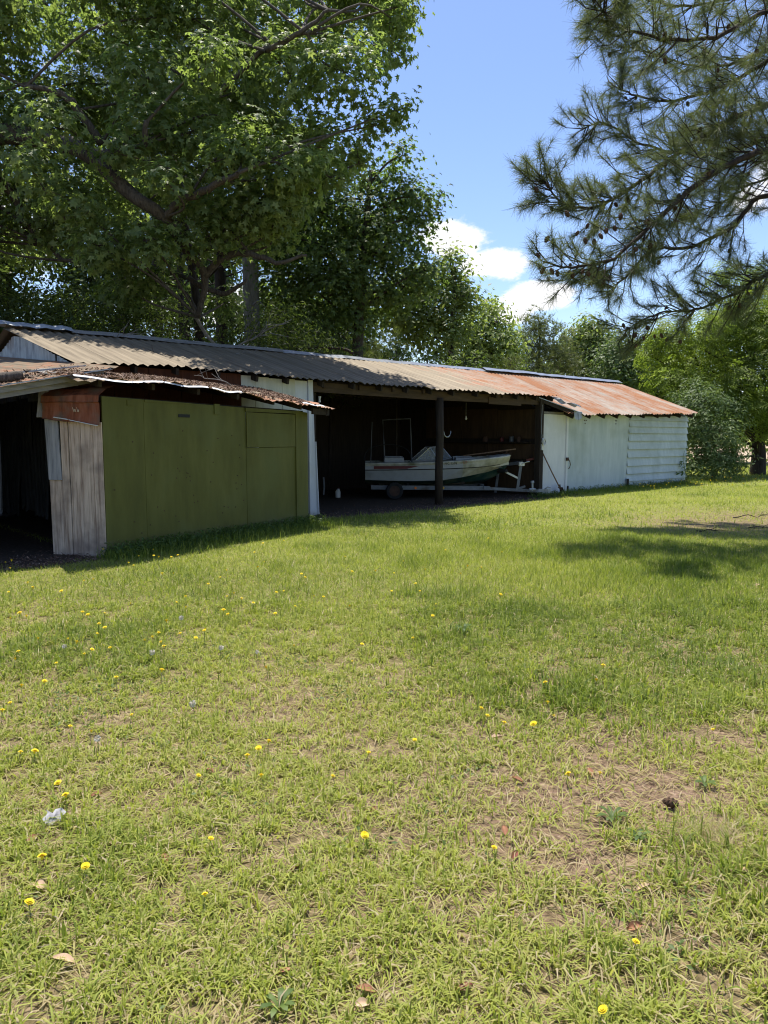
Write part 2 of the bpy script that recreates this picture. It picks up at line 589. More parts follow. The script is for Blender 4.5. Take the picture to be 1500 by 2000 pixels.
M['l_gum'] = leafmat('sweetgum_leaf', [(0, (.070, .102, .040)), (.5, (.135, .182, .066)), (.85, (.20, .25, .098)), (1, (.255, .30, .135))], trans=.5, tgain=1.9)
M['l_gum2'] = leafmat('gum_leaf_far', [(0, (.060, .092, .032)), (.5, (.115, .165, .052)), (1, (.19, .245, .08))], trans=.5, tgain=1.9)
M['l_under'] = leafmat('understory_leaf', [(0, (.030, .050, .015)), (.6, (.075, .105, .030)), (1, (.15, .18, .05))], trans=.45, tgain=1.7)
M['l_dark'] = leafmat('dark_tree_leaf', [(0, (.045, .068, .025)), (1, (.12, .16, .055))], trans=.45, tgain=1.8)
M['l_mid'] = leafmat('mid_green_leaf', [(0, (.11, .14, .045)), (1, (.245, .295, .105))], trans=.5, tgain=1.7)
M['l_pale'] = leafmat('fresh_green_leaf', [(0, (.065, .115, .022)), (.6, (.13, .19, .042)), (1, (.22, .29, .075))], trans=.42)
M['l_walnut'] = leafmat('walnut_leaf', [(0, (.085, .13, .024)), (.5, (.165, .225, .042)), (1, (.27, .33, .075))], trans=.55)
M['l_shrub'] = leafmat('shrub_leaf', [(0, (.05, .085, .027)), (.6, (.125, .18, .065)), (1, (.23, .285, .125))], trans=.38)
M['needle'] = leafmat('pine_needle', [(0, (.065, .082, .042)), (.6, (.115, .138, .066)), (1, (.18, .20, .09))], trans=.4, rough=.5)
M['needle_young'] = leafmat('young_pine_needle', [(0, (.065, .085, .032)), (1, (.15, .18, .065))], trans=.36)
M['grass'] = leafmat('grass_blade', [(0, (.06, .105, .018)), (.35, (.16, .212, .036)), (.6, (.295, .33, .064)), (.8, (.39, .405, .108)), (.9, (.38, .31, .16)), (1, (.48, .40, .27))], trans=.42, rough=.55, spec=.2)
M['weed'] = leafmat('weed_leaf', [(0, (.055, .10, .022)), (1, (.15, .21, .05))], trans=.38)
M['litter'] = leafmat('leaf_litter', [(0, (.035, .018, .012)), (.5, (.12, .07, .045)), (.85, (.22, .14, .10)), (1, (.36, .27, .20))], trans=.05, rough=.8)

# ------------------------------------------------------------------ shed frame (local a along the ridge, b to the back, z up)
TH = math.atan2(.6698, .7426)
AX = np.array([math.cos(TH), math.sin(TH), 0])
BX = np.array([-math.sin(TH), math.cos(TH), 0])
ORG = np.array([8.82, 28.1, 0])


def to_loc(x, y):
    dx = np.asarray(x) - ORG[0]
    dy = np.asarray(y) - ORG[1]
    return dx * AX[0] + dy * AX[1], dx * BX[0] + dy * BX[1]


def wor(a, b, z=0.0):
    return ORG + AX * a + BX * b + np.array([0, 0, z])


# ------------------------------------------------------------------ ground
def sstep(e0, e1, x):
    t = np.clip((np.asarray(x, float) - e0) / (e1 - e0), 0, 1)
    return t * t * (3 - 2 * t)


BARE = [(1180, 1610, .6, .3, .45), (1330, 1690, .35, .2, .4), (1080, 1540, .5, .2, .4), (1420, 1560, .3, .2, .35), (1280, 1490, .5, .2, .4), (850, 1640, .5, .22, .35), (980, 1790, .35, .15, .45), (1400, 1850, .3, .15, .4), (330, 1560, .5, .2, .3), (1315, 1565, .34, .26, 1.0), (1370, 1440, .3, .12, .9), (1140, 1690, .22, .09, .9), (1240, 1700, .12, .06, .9), (1020, 1560, .25, .08, .8), (560, 1400, .2, .07, .7), (1470, 1640, .2, .1, .8), (1150, 1560, .6, .3, .55), (1130, 1680, .5, .22, .6), (1380, 1440, .7, .3, .65), (950, 1520, .7, .3, .55),
        (1400, 1030, 1.9, 1.5, .8), (1490, 1080, 1.0, .5, .5), (1560, 1010, 2.6, 1.8, .8), (560, 1370, .6, .3, .4), (450, 1390, .4, .2, .45), (250, 1400, .5, .2, .35),
        (1450, 1290, .8, .35, .45), (700, 1760, .25, .12, .4), (1250, 1780, .4, .18, .5), (1050, 1450, .6, .3, .3), (750, 1560, .5, .2, .35)]
BAREW = [(gnd(u, v), rx, ry, amt) for (u, v, rx, ry, amt) in BARE]


def gz(x, y):
    a, b = to_loc(x, y)
    near = sstep(-5.0, -7.5, b)
    return near * ((fbm(x, y, 2.2, 5) - .5) * .05 + (vnoise(x, y, .45, 9) - .5) * .018)


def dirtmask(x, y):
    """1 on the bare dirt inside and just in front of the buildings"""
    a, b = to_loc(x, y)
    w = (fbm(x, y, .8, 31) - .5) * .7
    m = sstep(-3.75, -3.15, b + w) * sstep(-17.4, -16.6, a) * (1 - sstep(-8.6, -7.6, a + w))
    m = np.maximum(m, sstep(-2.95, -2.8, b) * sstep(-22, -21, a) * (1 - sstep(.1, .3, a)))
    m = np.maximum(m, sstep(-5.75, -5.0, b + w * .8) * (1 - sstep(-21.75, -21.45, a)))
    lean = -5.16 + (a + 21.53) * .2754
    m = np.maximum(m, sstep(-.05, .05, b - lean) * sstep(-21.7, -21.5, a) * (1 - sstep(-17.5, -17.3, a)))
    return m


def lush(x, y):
    """taller, greener grass at the right and in one clump; darker blades stand in for pine shade"""
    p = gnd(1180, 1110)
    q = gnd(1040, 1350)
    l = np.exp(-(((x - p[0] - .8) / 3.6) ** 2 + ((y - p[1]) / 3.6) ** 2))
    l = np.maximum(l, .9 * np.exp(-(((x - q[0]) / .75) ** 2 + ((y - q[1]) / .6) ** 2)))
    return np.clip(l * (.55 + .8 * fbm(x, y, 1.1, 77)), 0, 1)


def gdens(x, y):
    d = .52 + .85 * fbm(x, y, 1.3, 3)
    d = np.clip(d, 0, 1)
    far = sstep(5, 9, y)
    d = d * (1 - far) + far * np.clip(d + .3, 0, 1)
    for p, rx, ry, amt in BAREW:
        d = d * (1 - amt * np.exp(-(((x - p[0]) / rx) ** 2 + ((y - p[1]) / ry) ** 2) * (.6 + .8 * vnoise(x, y, .35, 40))))
    return np.clip(d, 0, 1) * (1 - dirtmask(x, y))


xs = np.concatenate([[-900, -400, -200, -100, -60, -35, -22], np.arange(-14, 18.01, .25), [22, 28, 36, 50, 70, 110, 200, 400, 900]])
ys = np.concatenate([[-300, -60, -15, -4], np.arange(0, 31.01, .25), [34, 38, 44, 52, 64, 80, 110, 160, 260, 500, 1200]])
GX, GY = np.meshgrid(xs, ys)
GZ = gz(GX, GY) * ((np.abs(GX) < 20) & (GY > -2) & (GY < 33))
V = np.stack([GX.ravel(), GY.ravel(), GZ.ravel()], 1)
nx, ny = len(xs), len(ys)
I = np.arange(nx * ny).reshape(ny, nx)
Fq = np.stack([I[:-1, :-1].ravel(), I[:-1, 1:].ravel(), I[1:, 1:].ravel(), I[1:, :-1].ravel()], 1)

m, t = nodes_of('lawn_soil')
Nn = t.nodes.new
Ll = t.links.new
tcg = Nn('ShaderNodeTexCoord')
ag = Nn('ShaderNodeAttribute')
ag.attribute_name = 'grassy'
ad_ = Nn('ShaderNodeAttribute')
ad_.attribute_name = 'dirt'
g1 = Nn('ShaderNodeTexNoise')
g1.inputs['Scale'].default_value = 22
g1.inputs['Detail'].default_value = 9
g1.inputs['Roughness'].default_value = .7
Ll(tcg.outputs['Object'], g1.inputs['Vector'])
c1 = Nn('ShaderNodeValToRGB')
e = c1.color_ramp.elements
e[0].position = .33
e[0].color = (.055, .035, .024, 1)
e[1].position = .68
e[1].color = (.36, .255, .18, 1)
e2 = e.new(.52)
e2.color = (.19, .125, .085, 1)
Ll(g1.outputs['Fac'], c1.inputs[0])
c2 = Nn('ShaderNodeValToRGB')
e = c2.color_ramp.elements
e[0].position = .3
e[0].color = (.10, .125, .026, 1)
e[1].position = .7
e[1].color = (.28, .30, .07, 1)
g2 = Nn('ShaderNodeTexNoise')
g2.inputs['Scale'].default_value = 7
g2.inputs['Detail'].default_value = 10
g2.inputs['Roughness'].default_value = .75
Ll(tcg.outputs['Object'], g2.inputs['Vector'])
Ll(g2.outputs['Fac'], c2.inputs[0])
mxg = Nn('ShaderNodeMix')
mxg.data_type = 'RGBA'
Ll(ag.outputs['Fac'], mxg.inputs['Factor'])
Ll(c1.outputs[0], mxg.inputs['A'])
Ll(c2.outputs[0], mxg.inputs['B'])
mxd = Nn('ShaderNodeMix')
mxd.data_type = 'RGBA'
Ll(ad_.outputs['Fac'], mxd.inputs['Factor'])
Ll(mxg.outputs['Result'], mxd.inputs['A'])
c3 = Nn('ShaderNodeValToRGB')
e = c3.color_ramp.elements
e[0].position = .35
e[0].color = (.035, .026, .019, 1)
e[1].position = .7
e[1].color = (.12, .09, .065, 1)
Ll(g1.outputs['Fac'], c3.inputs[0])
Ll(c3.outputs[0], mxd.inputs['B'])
bsd = Nn('ShaderNodeBsdfPrincipled')
bsd.inputs['Roughness'].default_value = .95
bsd.inputs['Specular IOR Level'].default_value = .1
Ll(mxd.outputs['Result'], bsd.inputs['Base Color'])
bpg = Nn('ShaderNodeBump')
bpg.inputs['Strength'].default_value = .8
bpg.inputs['Distance'].default_value = .02
Ll(g1.outputs['Fac'], bpg.inputs['Height'])
Ll(bpg.outputs[0], bsd.inputs['Normal'])
og = Nn('ShaderNodeOutputMaterial')
Ll(bsd.outputs[0], og.inputs[0])
M['ground'] = m

gr = np.clip(gdens(GX, GY), 0, 1) * (.22 + .70 * sstep(3.5, 12, GY))
gr = np.where((GY > 33) | (np.abs(GX) > 20), .9, gr)
me = mesh_np('ground', V, [Fq], {'grassy': gr.ravel(), 'dirt': dirtmask(GX, GY).ravel()}, smooth=True)
tag(link('ground', me, M['ground']), kind='structure')

# tan stubble field beyond the trees on the right
M['field'] = pmat('stubble_field', [(.30, .22, .14), (.46, .36, .24)], ns=.6, rough=.95, bump=0)
fb = MB()
fb.add([(8, 46, .006), (160, 46, .006), (220, 150, .006), (8, 150, .006)], [(0, 1, 2, 3)])
tag(fb.build('field', M['field']), kind='structure')


# ------------------------------------------------------------------ grass
def blades(x, y, h, w, lean, var, three=True):
    n = len(x)
    z = gz(x, y)
    az = rng.uniform(0, 2 * math.pi, n)          # direction of the lean
    bz = az + rng.normal(math.pi / 2, .5, n)       # direction of the width
    lx, ly = np.cos(az), np.sin(az)
    wx, wy = np.cos(bz) * w / 2, np.sin(bz) * w / 2
    P = np.stack([x, y, z - .004], 1)
    if three:
        mid = P + np.stack([lx * lean * h * .32, ly * lean * h * .32, h * .62 * np.clip(1.08 - lean * .25, .15, 1)], 1)
        tip = P + np.stack([lx * lean * h, ly * lean * h, h * np.clip(1.0 - lean * .45, .12, 1)], 1)
        Wd = np.stack([wx, wy, np.zeros(n)], 1)
        V = np.stack([P - Wd, P + Wd, mid + Wd * .85, mid - Wd * .85, tip], 1).reshape(-1, 3)
        b = np.arange(n) * 5
        return V, [np.stack([b, b + 1, b + 2, b + 3], 1), np.stack([b + 3, b + 2, b + 4], 1)], np.repeat(var, 5)
    tip = P + np.stack([lx * lean * h, ly * lean * h, h * np.clip(1.0 - lean * .4, .12, 1)], 1)
    Wd = np.stack([wx, wy, np.zeros(n)], 1)
    V = np.stack([P - Wd, P + Wd, tip], 1).reshape(-1, 3)
    b = np.arange(n) * 3
    return V, [np.stack([b, b + 1, b + 2], 1)], np.repeat(var, 3)


def scatter(y0, y1, dens, clump=0.0):
    wmax = .56 * y1 + 2.1
    n = int(dens * (y1 - y0) * 2 * wmax)
    x = rng.uniform(-wmax, wmax, n)
    y = rng.uniform(y0, y1, n)
    k = np.abs(x) < .56 * y + 2.1
    x, y = x[k], y[k]
    if clump:
        k = rng.random(len(x)) < np.clip((vnoise(x, y, .07, 55) - .28) * 2.2, .08, 1)
        x, y = x[k], y[k]
    g = gdens(x, y)
    k = rng.random(len(x)) < g
    return x[k], y[k]


def grass_band(name, y0, y1, dens, h, w, three, straw=0.12, clump=.0):
    x, y = scatter(y0, y1, dens, clump)
    n = len(x)
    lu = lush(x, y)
    tall = np.clip((fbm(x, y, .8, 12) - .48) * 3.5, 0, 1)
    hh = h * rng.uniform(.55, 1.35, n) * (1 + .8 * lu + .75 * tall)
    ww = w * rng.uniform(.6, 1.3, n)
    lean = np.abs(rng.normal(1.05, .6, n)) * (1 - .4 * lu)
    var = np.clip(.64 + .22 * (fbm(x, y, 2.5, 21) - .5) * 2 - .17 * tall + rng.normal(0, .13, n) - .22 * lu, .02, .84)  # lush term also paints the pine's shade as darker blades
    st = rng.random(n) < straw * (1 - lu * .8) * (.5 + 1.2 * vnoise(x, y, 1.1, 66))
    var[st] = rng.uniform(.84, 1, st.sum())
    lean[st] = rng.uniform(1.0, 2.2, st.sum())
    Vv, Fs, va = blades(x, y, hh, ww, lean, var, three)
    o = link(name, mesh_np(name, Vv, Fs, {'var': va}), M['grass'])
    return o


def straw_band(y0, y1, dens):
    wmax = .56 * y1 + 2.1
    n = int(dens * (y1 - y0) * 2 * wmax)
    x = rng.uniform(-wmax, wmax, n)
    y = rng.uniform(y0, y1, n)
    k = (np.abs(x) < .56 * y + 2.1) & (rng.random(n) < 1.0 - .6 * gdens(x, y)) & (dirtmask(x, y) < .6)
    x, y = x[k], y[k]
    n = len(x)
    return blades(x, y, rng.uniform(.03, .085, n), rng.uniform(.0018, .004, n), rng.uniform(1.6, 3.0, n), rng.uniform(.83, 1, n) - .0, True)


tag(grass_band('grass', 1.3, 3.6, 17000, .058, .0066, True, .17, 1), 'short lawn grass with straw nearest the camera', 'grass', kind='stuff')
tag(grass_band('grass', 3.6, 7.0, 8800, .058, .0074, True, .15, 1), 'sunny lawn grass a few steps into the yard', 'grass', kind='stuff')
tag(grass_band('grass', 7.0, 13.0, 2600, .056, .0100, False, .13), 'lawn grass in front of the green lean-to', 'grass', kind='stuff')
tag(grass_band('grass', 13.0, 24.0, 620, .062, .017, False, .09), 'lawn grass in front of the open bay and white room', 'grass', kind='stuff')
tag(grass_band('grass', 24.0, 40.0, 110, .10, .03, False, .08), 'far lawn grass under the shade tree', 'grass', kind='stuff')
Va, Fa, va = straw_band(1.3, 5.5, 1500)
tag(link('dry_grass', mesh_np('dry_grass', Va, Fa, {'var': va}), M['grass']), 'flattened tan straw between the near grass tufts', 'straw', kind='stuff')

# ------------------------------------------------------------------ corrugated sheets
def corr(name, c00, c10, c01, c11, waves, amp, mat, parent, nv=6, rust=0.0, seed=0, ragged=.03, lift=0.0, phase=0.0, dent=.012):
    """sheet between four corners (00 top-left, 10 top-right, 01 bottom-left, 11 bottom-right); ribs run top to bottom"""
    r = np.random.default_rng(seed + 1234)
    nu = waves * 4 + 1
    u = np.linspace(0, 1, nu)[None, :, None]
    v = np.linspace(0, 1, nv)[:, None, None]
    c00, c10, c01, c11 = [np.array(c, float) for c in (c00, c10, c01, c11)]
    P = (c00 * (1 - u) + c10 * u) * (1 - v) + (c01 * (1 - u) + c11 * u) * v
    nrm = np.cross(c10 - c00, c01 - c00)
    nrm /= np.linalg.norm(nrm)
    if nrm[2] < 0:
        nrm = -nrm
    off = amp * np.cos(2 * math.pi * waves * u + phase) + lift
    k1, k2, k3 = r.normal(0, dent, 3)
    off = off + (k1 * np.sin(3.1 * v + r.uniform(0, 3)) + k2 * (v ** 3) * (u - .5) * 2 + k3 * v ** 6 * np.sin(u * 5 + r.uniform(0, 6)))
    P = P + nrm * off
    d = (c01 - c00) / np.linalg.norm(c01 - c00)
    P[-1] += d[None, :] * (r.normal(0, ragged * .35, (nu, 1)) + r.normal(0, ragged))
    I = np.arange(nu * nv).reshape(nv, nu)
    Fq = np.stack([I[:-1, :-1].ravel(), I[:-1, 1:].ravel(), I[1:, 1:].ravel(), I[1:, :-1].ravel()], 1)
    o = link(name, mesh_np(name, P.reshape(-1, 3), [Fq], smooth=True), mat, parent)
    o["rust"] = float(rust)
    return o


# ------------------------------------------------------------------ the long pole shed
shed = tag(empty('pole_shed', ORG, TH), 'long low pole shed with rusty tin roof, open boat bay and white end room', 'shed')


def EZ(a):
    return float(np.interp(a, [-21.4, -20.6, -19.3, -16.65, -13.9, -9], [2.73, 2.78, 2.80, 2.74, 2.70, 2.69]))


RZ = 3.60
roof = empty('roof', parent=shed)
wsh = .655
n_sh = 20
A0, A1 = -21.15, -8.15
for i in range(n_sh):
    a0 = A0 + (A1 - A0) * i / n_sh
    a1 = A0 + (A1 - A0) * (i + 1) / n_sh
    sk = -.9 if i == 0 else 0.0           # the first sheet runs out askew over the gable
    rr = .0 + .50 * float(sstep(-13.5, -8.6, a0)) + random.uniform(-.06, .06)
    corr('roof_sheet', (a0 + sk * .25, -.02, RZ), (a1, -.02, RZ), (a0, -3.05, EZ(a0)), (a1, -3.05, EZ(a1)), 4, .019, M['tin'] if i < 17 else M['tin_pale'], roof,
         rust=(rr if i < 17 else rr + .02), seed=i, lift=.0, ragged=.05, dent=.002)
B0, B1 = -8.12, -.28


def EZ2(a):
    return float(np.interp(a, [-8.2, -7.5, -4.2, -.3], [2.25, 2.235, 2.30, 2.385]))


for i in range(12):
    a0 = B0 + (B1 - B0) * i / 12
    a1 = B0 + (B1 - B0) * (i + 1) / 12
    corr('roof_sheet', (a0, -.02, RZ - .01), (a1, -.02, RZ - .01), (a0, -3.22, EZ2(a0)), (a1, -3.22, EZ2(a1)), 4, .019, M['tin_pale'], roof,
         rust=.46 + random.uniform(-.10, .10), seed=100 + i, lift=.0, ragged=.04, dent=.002)
for i in range(8):          # back slope, seen only along the ridge
    a0 = -21.2 + 20.9 * i / 8
    a1 = -21.2 + 20.9 * (i + 1) / 8 + .05
    corr('roof_sheet', (a1, .02, RZ + .03), (a0, .02, RZ + .03), (a1, 3.2, 2.72), (a0, 3.2, 2.72), 12, .014, M['tin'], roof, nv=3, rust=.1, seed=200 + i)
# ridge caps
caps = [(-21.45, -20.05, .07, 'galv_old', 1), (-20.1, -17.6, .045, 'fascia', 0), (-17.65, -15.2, .04, 'fascia', 0), (-15.25, -12.7, .025, 'galv', 0),
        (-12.75, -10.2, .02, 'galv', 0), (-10.25, -7.75, .02, 'galv', 0), (-7.9, -5.2, .065, 'galv', 0), (-5.25, -2.7, .05, 'galv', 0), (-2.75, -.15, .05, 'galv', 0)]
for (a0, a1, dz, mt, cr) in caps:
    b = MB()
    na = 9
    for k in range(na):
        a = a0 + (a1 - a0) * k / (na - 1)
        wob = random.gauss(0, .006) + (.02 * (k % 2) if cr else 0)
        z = RZ + .03 + dz + wob
        for (yy, dd) in ((-.20, -.085 - random.uniform(0, .012)), (-.03, 0), (.03, 0), (.2, -.085)):
            b.v.append((a, yy, z + dd))
    for k in range(na - 1):
        for j in range(3):
            b.f.append((k * 4 + j, (k + 1) * 4 + j, (k + 1) * 4 + j + 1, k * 4 + j + 1))
    b.build('ridge_cap', M[mt], roof)
# rafters under the eave
for i in range(27):
    a = -20.9 + i * .78 + random.uniform(-.06, .06)
    if a > -.5:
        break
    e = EZ(a) if a < -8.3 else EZ2(a)
    yb = -2.98 if a < -8.3 else -3.12
    MB().beam((a, -.05, RZ - .12), (a, yb, e - .09), .05, .11).build('rafter', M['darkwood'], roof)
# curled flashing where the lower roof starts
fl = MB()
rows = 9
for k in range(rows):
    s = k / (rows - 1)
    base = np.array([-8.35 + .78 * s, -2.55 - .62 * s, 2.80 - .36 * s])
    for j in range(7):
        q = j / 6
        ang = -.3 + q * (1.5 + .6 * math.sin(5 * s))
        fl.v.append(tuple(base + np.array([.13 * math.sin(ang) - .05 + .04 * math.sin(7 * s), -.10 * q - .05 * math.sin(ang) + .025 * math.sin(9 * s + 3 * q), .12 * math.cos(ang) - .12 + .03 * math.sin(11 * s + 7 * q)])))
for k in range(rows - 1):
    for j in range(6):
        fl.f.append((k * 7 + j, k * 7 + j + 1, (k + 1) * 7 + j + 1, (k + 1) * 7 + j))
fl.build('flashing', M['galv_old'], shed)
MB().beam((-9.05, -2.75, 2.66), (-7.72, -3.2, 2.24), .05, .10).build('rake_board', M['darkwood'], shed)
MB().beam((-8.85, -2.80, 2.645), (-7.66, -3.23, 2.285), .11, .02).build('rake_flashing', M['galv'], shed)
cf = MB()
cf.add([(-7.78, -3.22, 2.30), (-7.42, -3.25, 2.285), (-7.45, -3.27, 2.12), (-7.60, -3.26, 2.05), (-7.76, -3.24, 2.09), (-7.40, -3.10, 2.31), (-7.78, -3.06, 2.33)], [(0, 1, 2, 3, 4), (0, 6, 5, 1)])
cf.build('flashing', M['galv_old'], shed)

# posts, header, top plates
po = MB()
po.tube([(-12.65, -2.8, -.1), (-12.66, -2.8, .8), (-12.64, -2.81, 1.6), (-12.66, -2.8, 2.5)], [.105, .095, .095, .10], n=8)
po.build('post', M['darkwood'], shed, smooth=True)
MB().box((-8.82, -2.87, -.05), (-8.66, -2.70, 2.62)).build('post', M['darkwood'], shed)
MB().box((-16.36, -2.72, -.05), (-16.2, -2.56, 2.62)).build('post', M['darkwood'], shed)
MB().beam((-16.42, -2.78, 2.60), (-12.6, -2.78, 2.545), .05, .20).build('header', M['header'], shed)
MB().beam((-12.598, -2.775, 2.55), (-8.6, -2.78, 2.555), .05, .20).build('header', M['header'], shed)
MB().beam((-10.9, -2.815, 2.50), (-9.6, -2.815, 2.49), .025, .17).build('header_patch', M['header'], shed)
MB().beam((-16.4, -2.70, 2.70), (-8.7, -2.70, 2.66), .10, .06).build('top_plate', M['darkwood'], shed)
for i in range(9):
    a = -16.1 + i * .95
    MB().box((a, -2.86, 2.58), (a + .06, -2.805, 2.68)).build('rafter_end', M['header'], shed)

# front wall boards between lean-to and open bay
for i in range(5):
    a0 = -17.98 + i * .305
    MB().box((a0, -2.80 - .004 * (i % 2), .05), (a0 + .299, -2.775, 2.72 + random.uniform(-.02, .02))).build('wall_board', M['cream'] if i < 4 else M['white'], shed)
tb = MB()
tb.hexa([(-16.46, -2.86, .0), (-16.33, -2.90, .02), (-16.33, -2.84, .02), (-16.46, -2.82, .0), (-16.46, -2.83, 2.73), (-16.35, -2.83, 2.73), (-16.35, -2.805, 2.73), (-16.46, -2.805, 2.73)])
tb.build('corner_trim', M['white'], shed)
MB().beam((-16.31, -2.90, .03), (-16.335, -2.85, 1.5), .02, .07).build('loose_trim', M['white'], shed)
for i in range(10):
    a0 = -20.98 + i * .30
    MB().box((a0, -2.80 + .003 * (i % 2), .05), (a0 + .294, -2.775, 2.76)).build('wall_board', M['rust_brown'], shed)
# white door panel, blue-white panels, lap siding
dp = MB()
dp.hexa([(-8.655, -2.755, .04), (-7.56, -2.845, .0), (-7.56, -2.815, .0), (-8.655, -2.725, .04), (-8.655, -2.755, 2.22), (-7.56, -2.845, 2.205), (-7.56, -2.815, 2.205), (-8.655, -2.725, 2.22)])
door = dp.build('door', M['white'], shed)
MB().beam((-7.545, -2.85, .0), (-7.545, -2.85, 2.2), .09, .05, up=(0, 1, 0)).build('door_trim', M['white'], shed)
hs_ = MB()
hs_.box((-7.60, -2.91, .93), (-7.50, -2.875, 1.02))
hs_.tube([(-7.53, -2.92, .97), (-7.48, -2.93, .90), (-7.44, -2.92, .82), (-7.47, -2.92, .74), (-7.52, -2.92, .70)], .012, n=6)
hs_.build('hasp', M['iron'], shed)
MB().box((-8.70, -2.82, 2.225), (-7.5, -2.76, 2.28)).build('door_head', M['fascia'], shed)
pn = [(-7.465, -5.78, -7.465, -5.78), (-5.775, -4.17, -5.775, -4.30)]
for (a0, a1, b0, b1) in pn:
    q = MB()
    q.hexa([(b0, -2.815, -.03), (b1, -2.83, -.03), (b1, -2.80, -.03), (b0, -2.785, -.03), (a0, -2.83, 2.235), (a1, -2.83, 2.26), (a1, -2.80, 2.26), (a0, -2.80, 2.235)])
    q.build('wall_panel', M['white_cyan'], shed)
for (aa, zz) in ((-6.65, 2.07), (-6.57, 2.07), (-6.62, 1.98), (-5.0, 2.08), (-4.92, 2.08), (-4.96, 1.99)):
    MB().tube([(aa, -2.84, zz), (aa, -2.828, zz)], .018, n=8).build('nail_plate', M['iron'], shed)
zz = [-.05, .22, .45, .70, .96, 1.22, 1.48, 1.72, 1.93, 2.13, 2.28]
for i in range(10):
    z0, z1 = zz[i], zz[i + 1]
    aL = -4.275 + .1 * z0 / 2.2
    dl = random.uniform(-.006, .006)
    q = MB()
    q.hexa([(aL, -2.872, z0 - .012 + dl), (-.34, -2.872, z0 - .012 - dl), (-.34, -2.838, z0 - .012 - dl), (aL, -2.838, z0 - .012 + dl),
            (aL, -2.805, z1 + .01), (-.34, -2.805, z1 + .01), (-.34, -2.785, z1 + .01), (aL, -2.785, z1 + .01)])
    q.build('siding_board', M['white_cyan'], shed)
MB().box((-4.32, -2.915, -.05), (-4.23, -2.88, .30)).build('stake', M['darkwood'], shed)
MB().beam((-7.93, -2.98, -.03), (-7.95, -2.93, .28), .07, .03).build('stake', M['darkwood'], shed)
MB().box((-7.515, -2.905, -.02), (-7.47, -2.88, .22)).build('stake', M['darkwood'], shed)
MB().box((-4.0, -2.95, 2.245), (-2.1, -2.85, 2.30)).build('soffit_board', M['darkwood'], shed)
# closed sides: back wall, end wall, partitions, inner roof shade boards
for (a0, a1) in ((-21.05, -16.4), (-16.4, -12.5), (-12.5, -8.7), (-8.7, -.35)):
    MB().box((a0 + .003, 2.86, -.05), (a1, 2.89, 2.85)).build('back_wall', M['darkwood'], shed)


def gable(a, th, mat, name, zf):
    q = MB()
    pr = [(-2.77, -.05), (2.855, -.05), (2.855, 2.72), (0, RZ - .06), (-2.77, zf)]
    q.add([(a, y, z) for y, z in pr] + [(a + th, y, z) for y, z in pr], [(4, 3, 2, 1, 0), (5, 6, 7, 8, 9), (0, 1, 6, 5), (1, 2, 7, 6), (2, 3, 8, 7), (3, 4, 9, 8), (4, 0, 5, 9)])
    return q.build(name, mat, shed)


gable(-.40, .05, M['white_cyan'], 'end_wall', 2.3)
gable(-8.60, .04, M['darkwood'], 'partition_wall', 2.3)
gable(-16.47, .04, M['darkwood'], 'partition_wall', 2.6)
# plywood lining on the partition inside the bay
for (y0, y1, z0, z1) in ((-2.6, -1.25, 1.55, 2.35), (-1.23, .1, 1.55, 2.4), (-2.6, -.9, .98, 1.40), (-.88, .9, .98, 1.40), (.12, 1.6, 1.55, 2.5), (-2.6, -.9, .05, .9)):
    MB().box((-8.64, y0, z0), (-8.61, y1, z1)).build('plywood_panel', M['ply'], shed)
MB().box((-8.86, -2.4, 1.43), (-8.61, 1.4, 1.46)).build('shelf', M['darkwood'], shed)
MB().box((-8.78, -2.92, 1.24), (-8.71, -2.875, 1.40)).build('switch_box', M['switch'], shed)
MB().box((-8.80, -2.90, 1.55), (-8.74, -2.872, 1.66)).build('switch_box', M['galv_dark'], shed)
MB().tube([(-8.77, -2.885, 1.66), (-8.785, -2.885, 2.0), (-8.77, -2.89, 2.45)], .007, n=5).build('wire', M['galv_old'], shed)
# porcelain insulator
MB().tube([(-16.1, -2.72, 2.42), (-16.1, -2.72, 2.36), (-16.1, -2.72, 2.30)], [.035, .018, .03], n=8).build('insulator', M['switch'], shed)

# gable end on the left: corrugated sheets with torn holes
gw = empty('gable_wall', parent=shed)
GA = -21.05
edges = [-2.80, -2.05, -1.30, -.55, .2, .95, 1.7, 2.45, 2.85]


def gz_top(y):
    return RZ - .07 + (abs(y) / 3.05) * (2.74 - RZ)


for i in range(len(edges) - 1):
    y0, y1 = edges[i], edges[i + 1]
    corr('gable_sheet', (GA, y1, gz_top(y1)), (GA, y0, gz_top(y0)), (GA, y1, 2.25), (GA, y0, 2.25), 5, .012, M['galv_old'], gw, rust=0, seed=300 + i, ragged=.02, dent=.01, nv=4)
    corr('gable_sheet', (GA + .03, y1, 2.34), (GA + .03, y0, 2.34), (GA + .03, y1, .12), (GA + .03, y0, .12), 4, .022, M['galv_dark'], gw, rust=0, seed=330 + i, ragged=.06, dent=.03, nv=8)  # lower sheets carry the carport shade as a darker colour
for (yy, z, h, w) in ((-2.22, 2.52, .105, .035), (-1.98, 2.55, .10, .025), (-2.42, 2.62, .05, .015), (-1.16, 2.60, .09, .022), (-1.02, 2.48, .06, .02)):
    q = MB()
    pts = []
    for k in range(10):
        an = 2 * math.pi * k / 10
        pts.append((GA - .03, yy + w * math.cos(an) * (1 + .25 * math.sin(3 * an)), z + h * math.sin(an)))
    q.add(pts, [tuple(range(10))])
    q.build('rust_hole', M['rust_brown'], gw)
MB().box((-21.09, -2.86, 2.2), (-20.99, -2.80, 2.72)).build('corner_trim', M['galv_old'], shed)

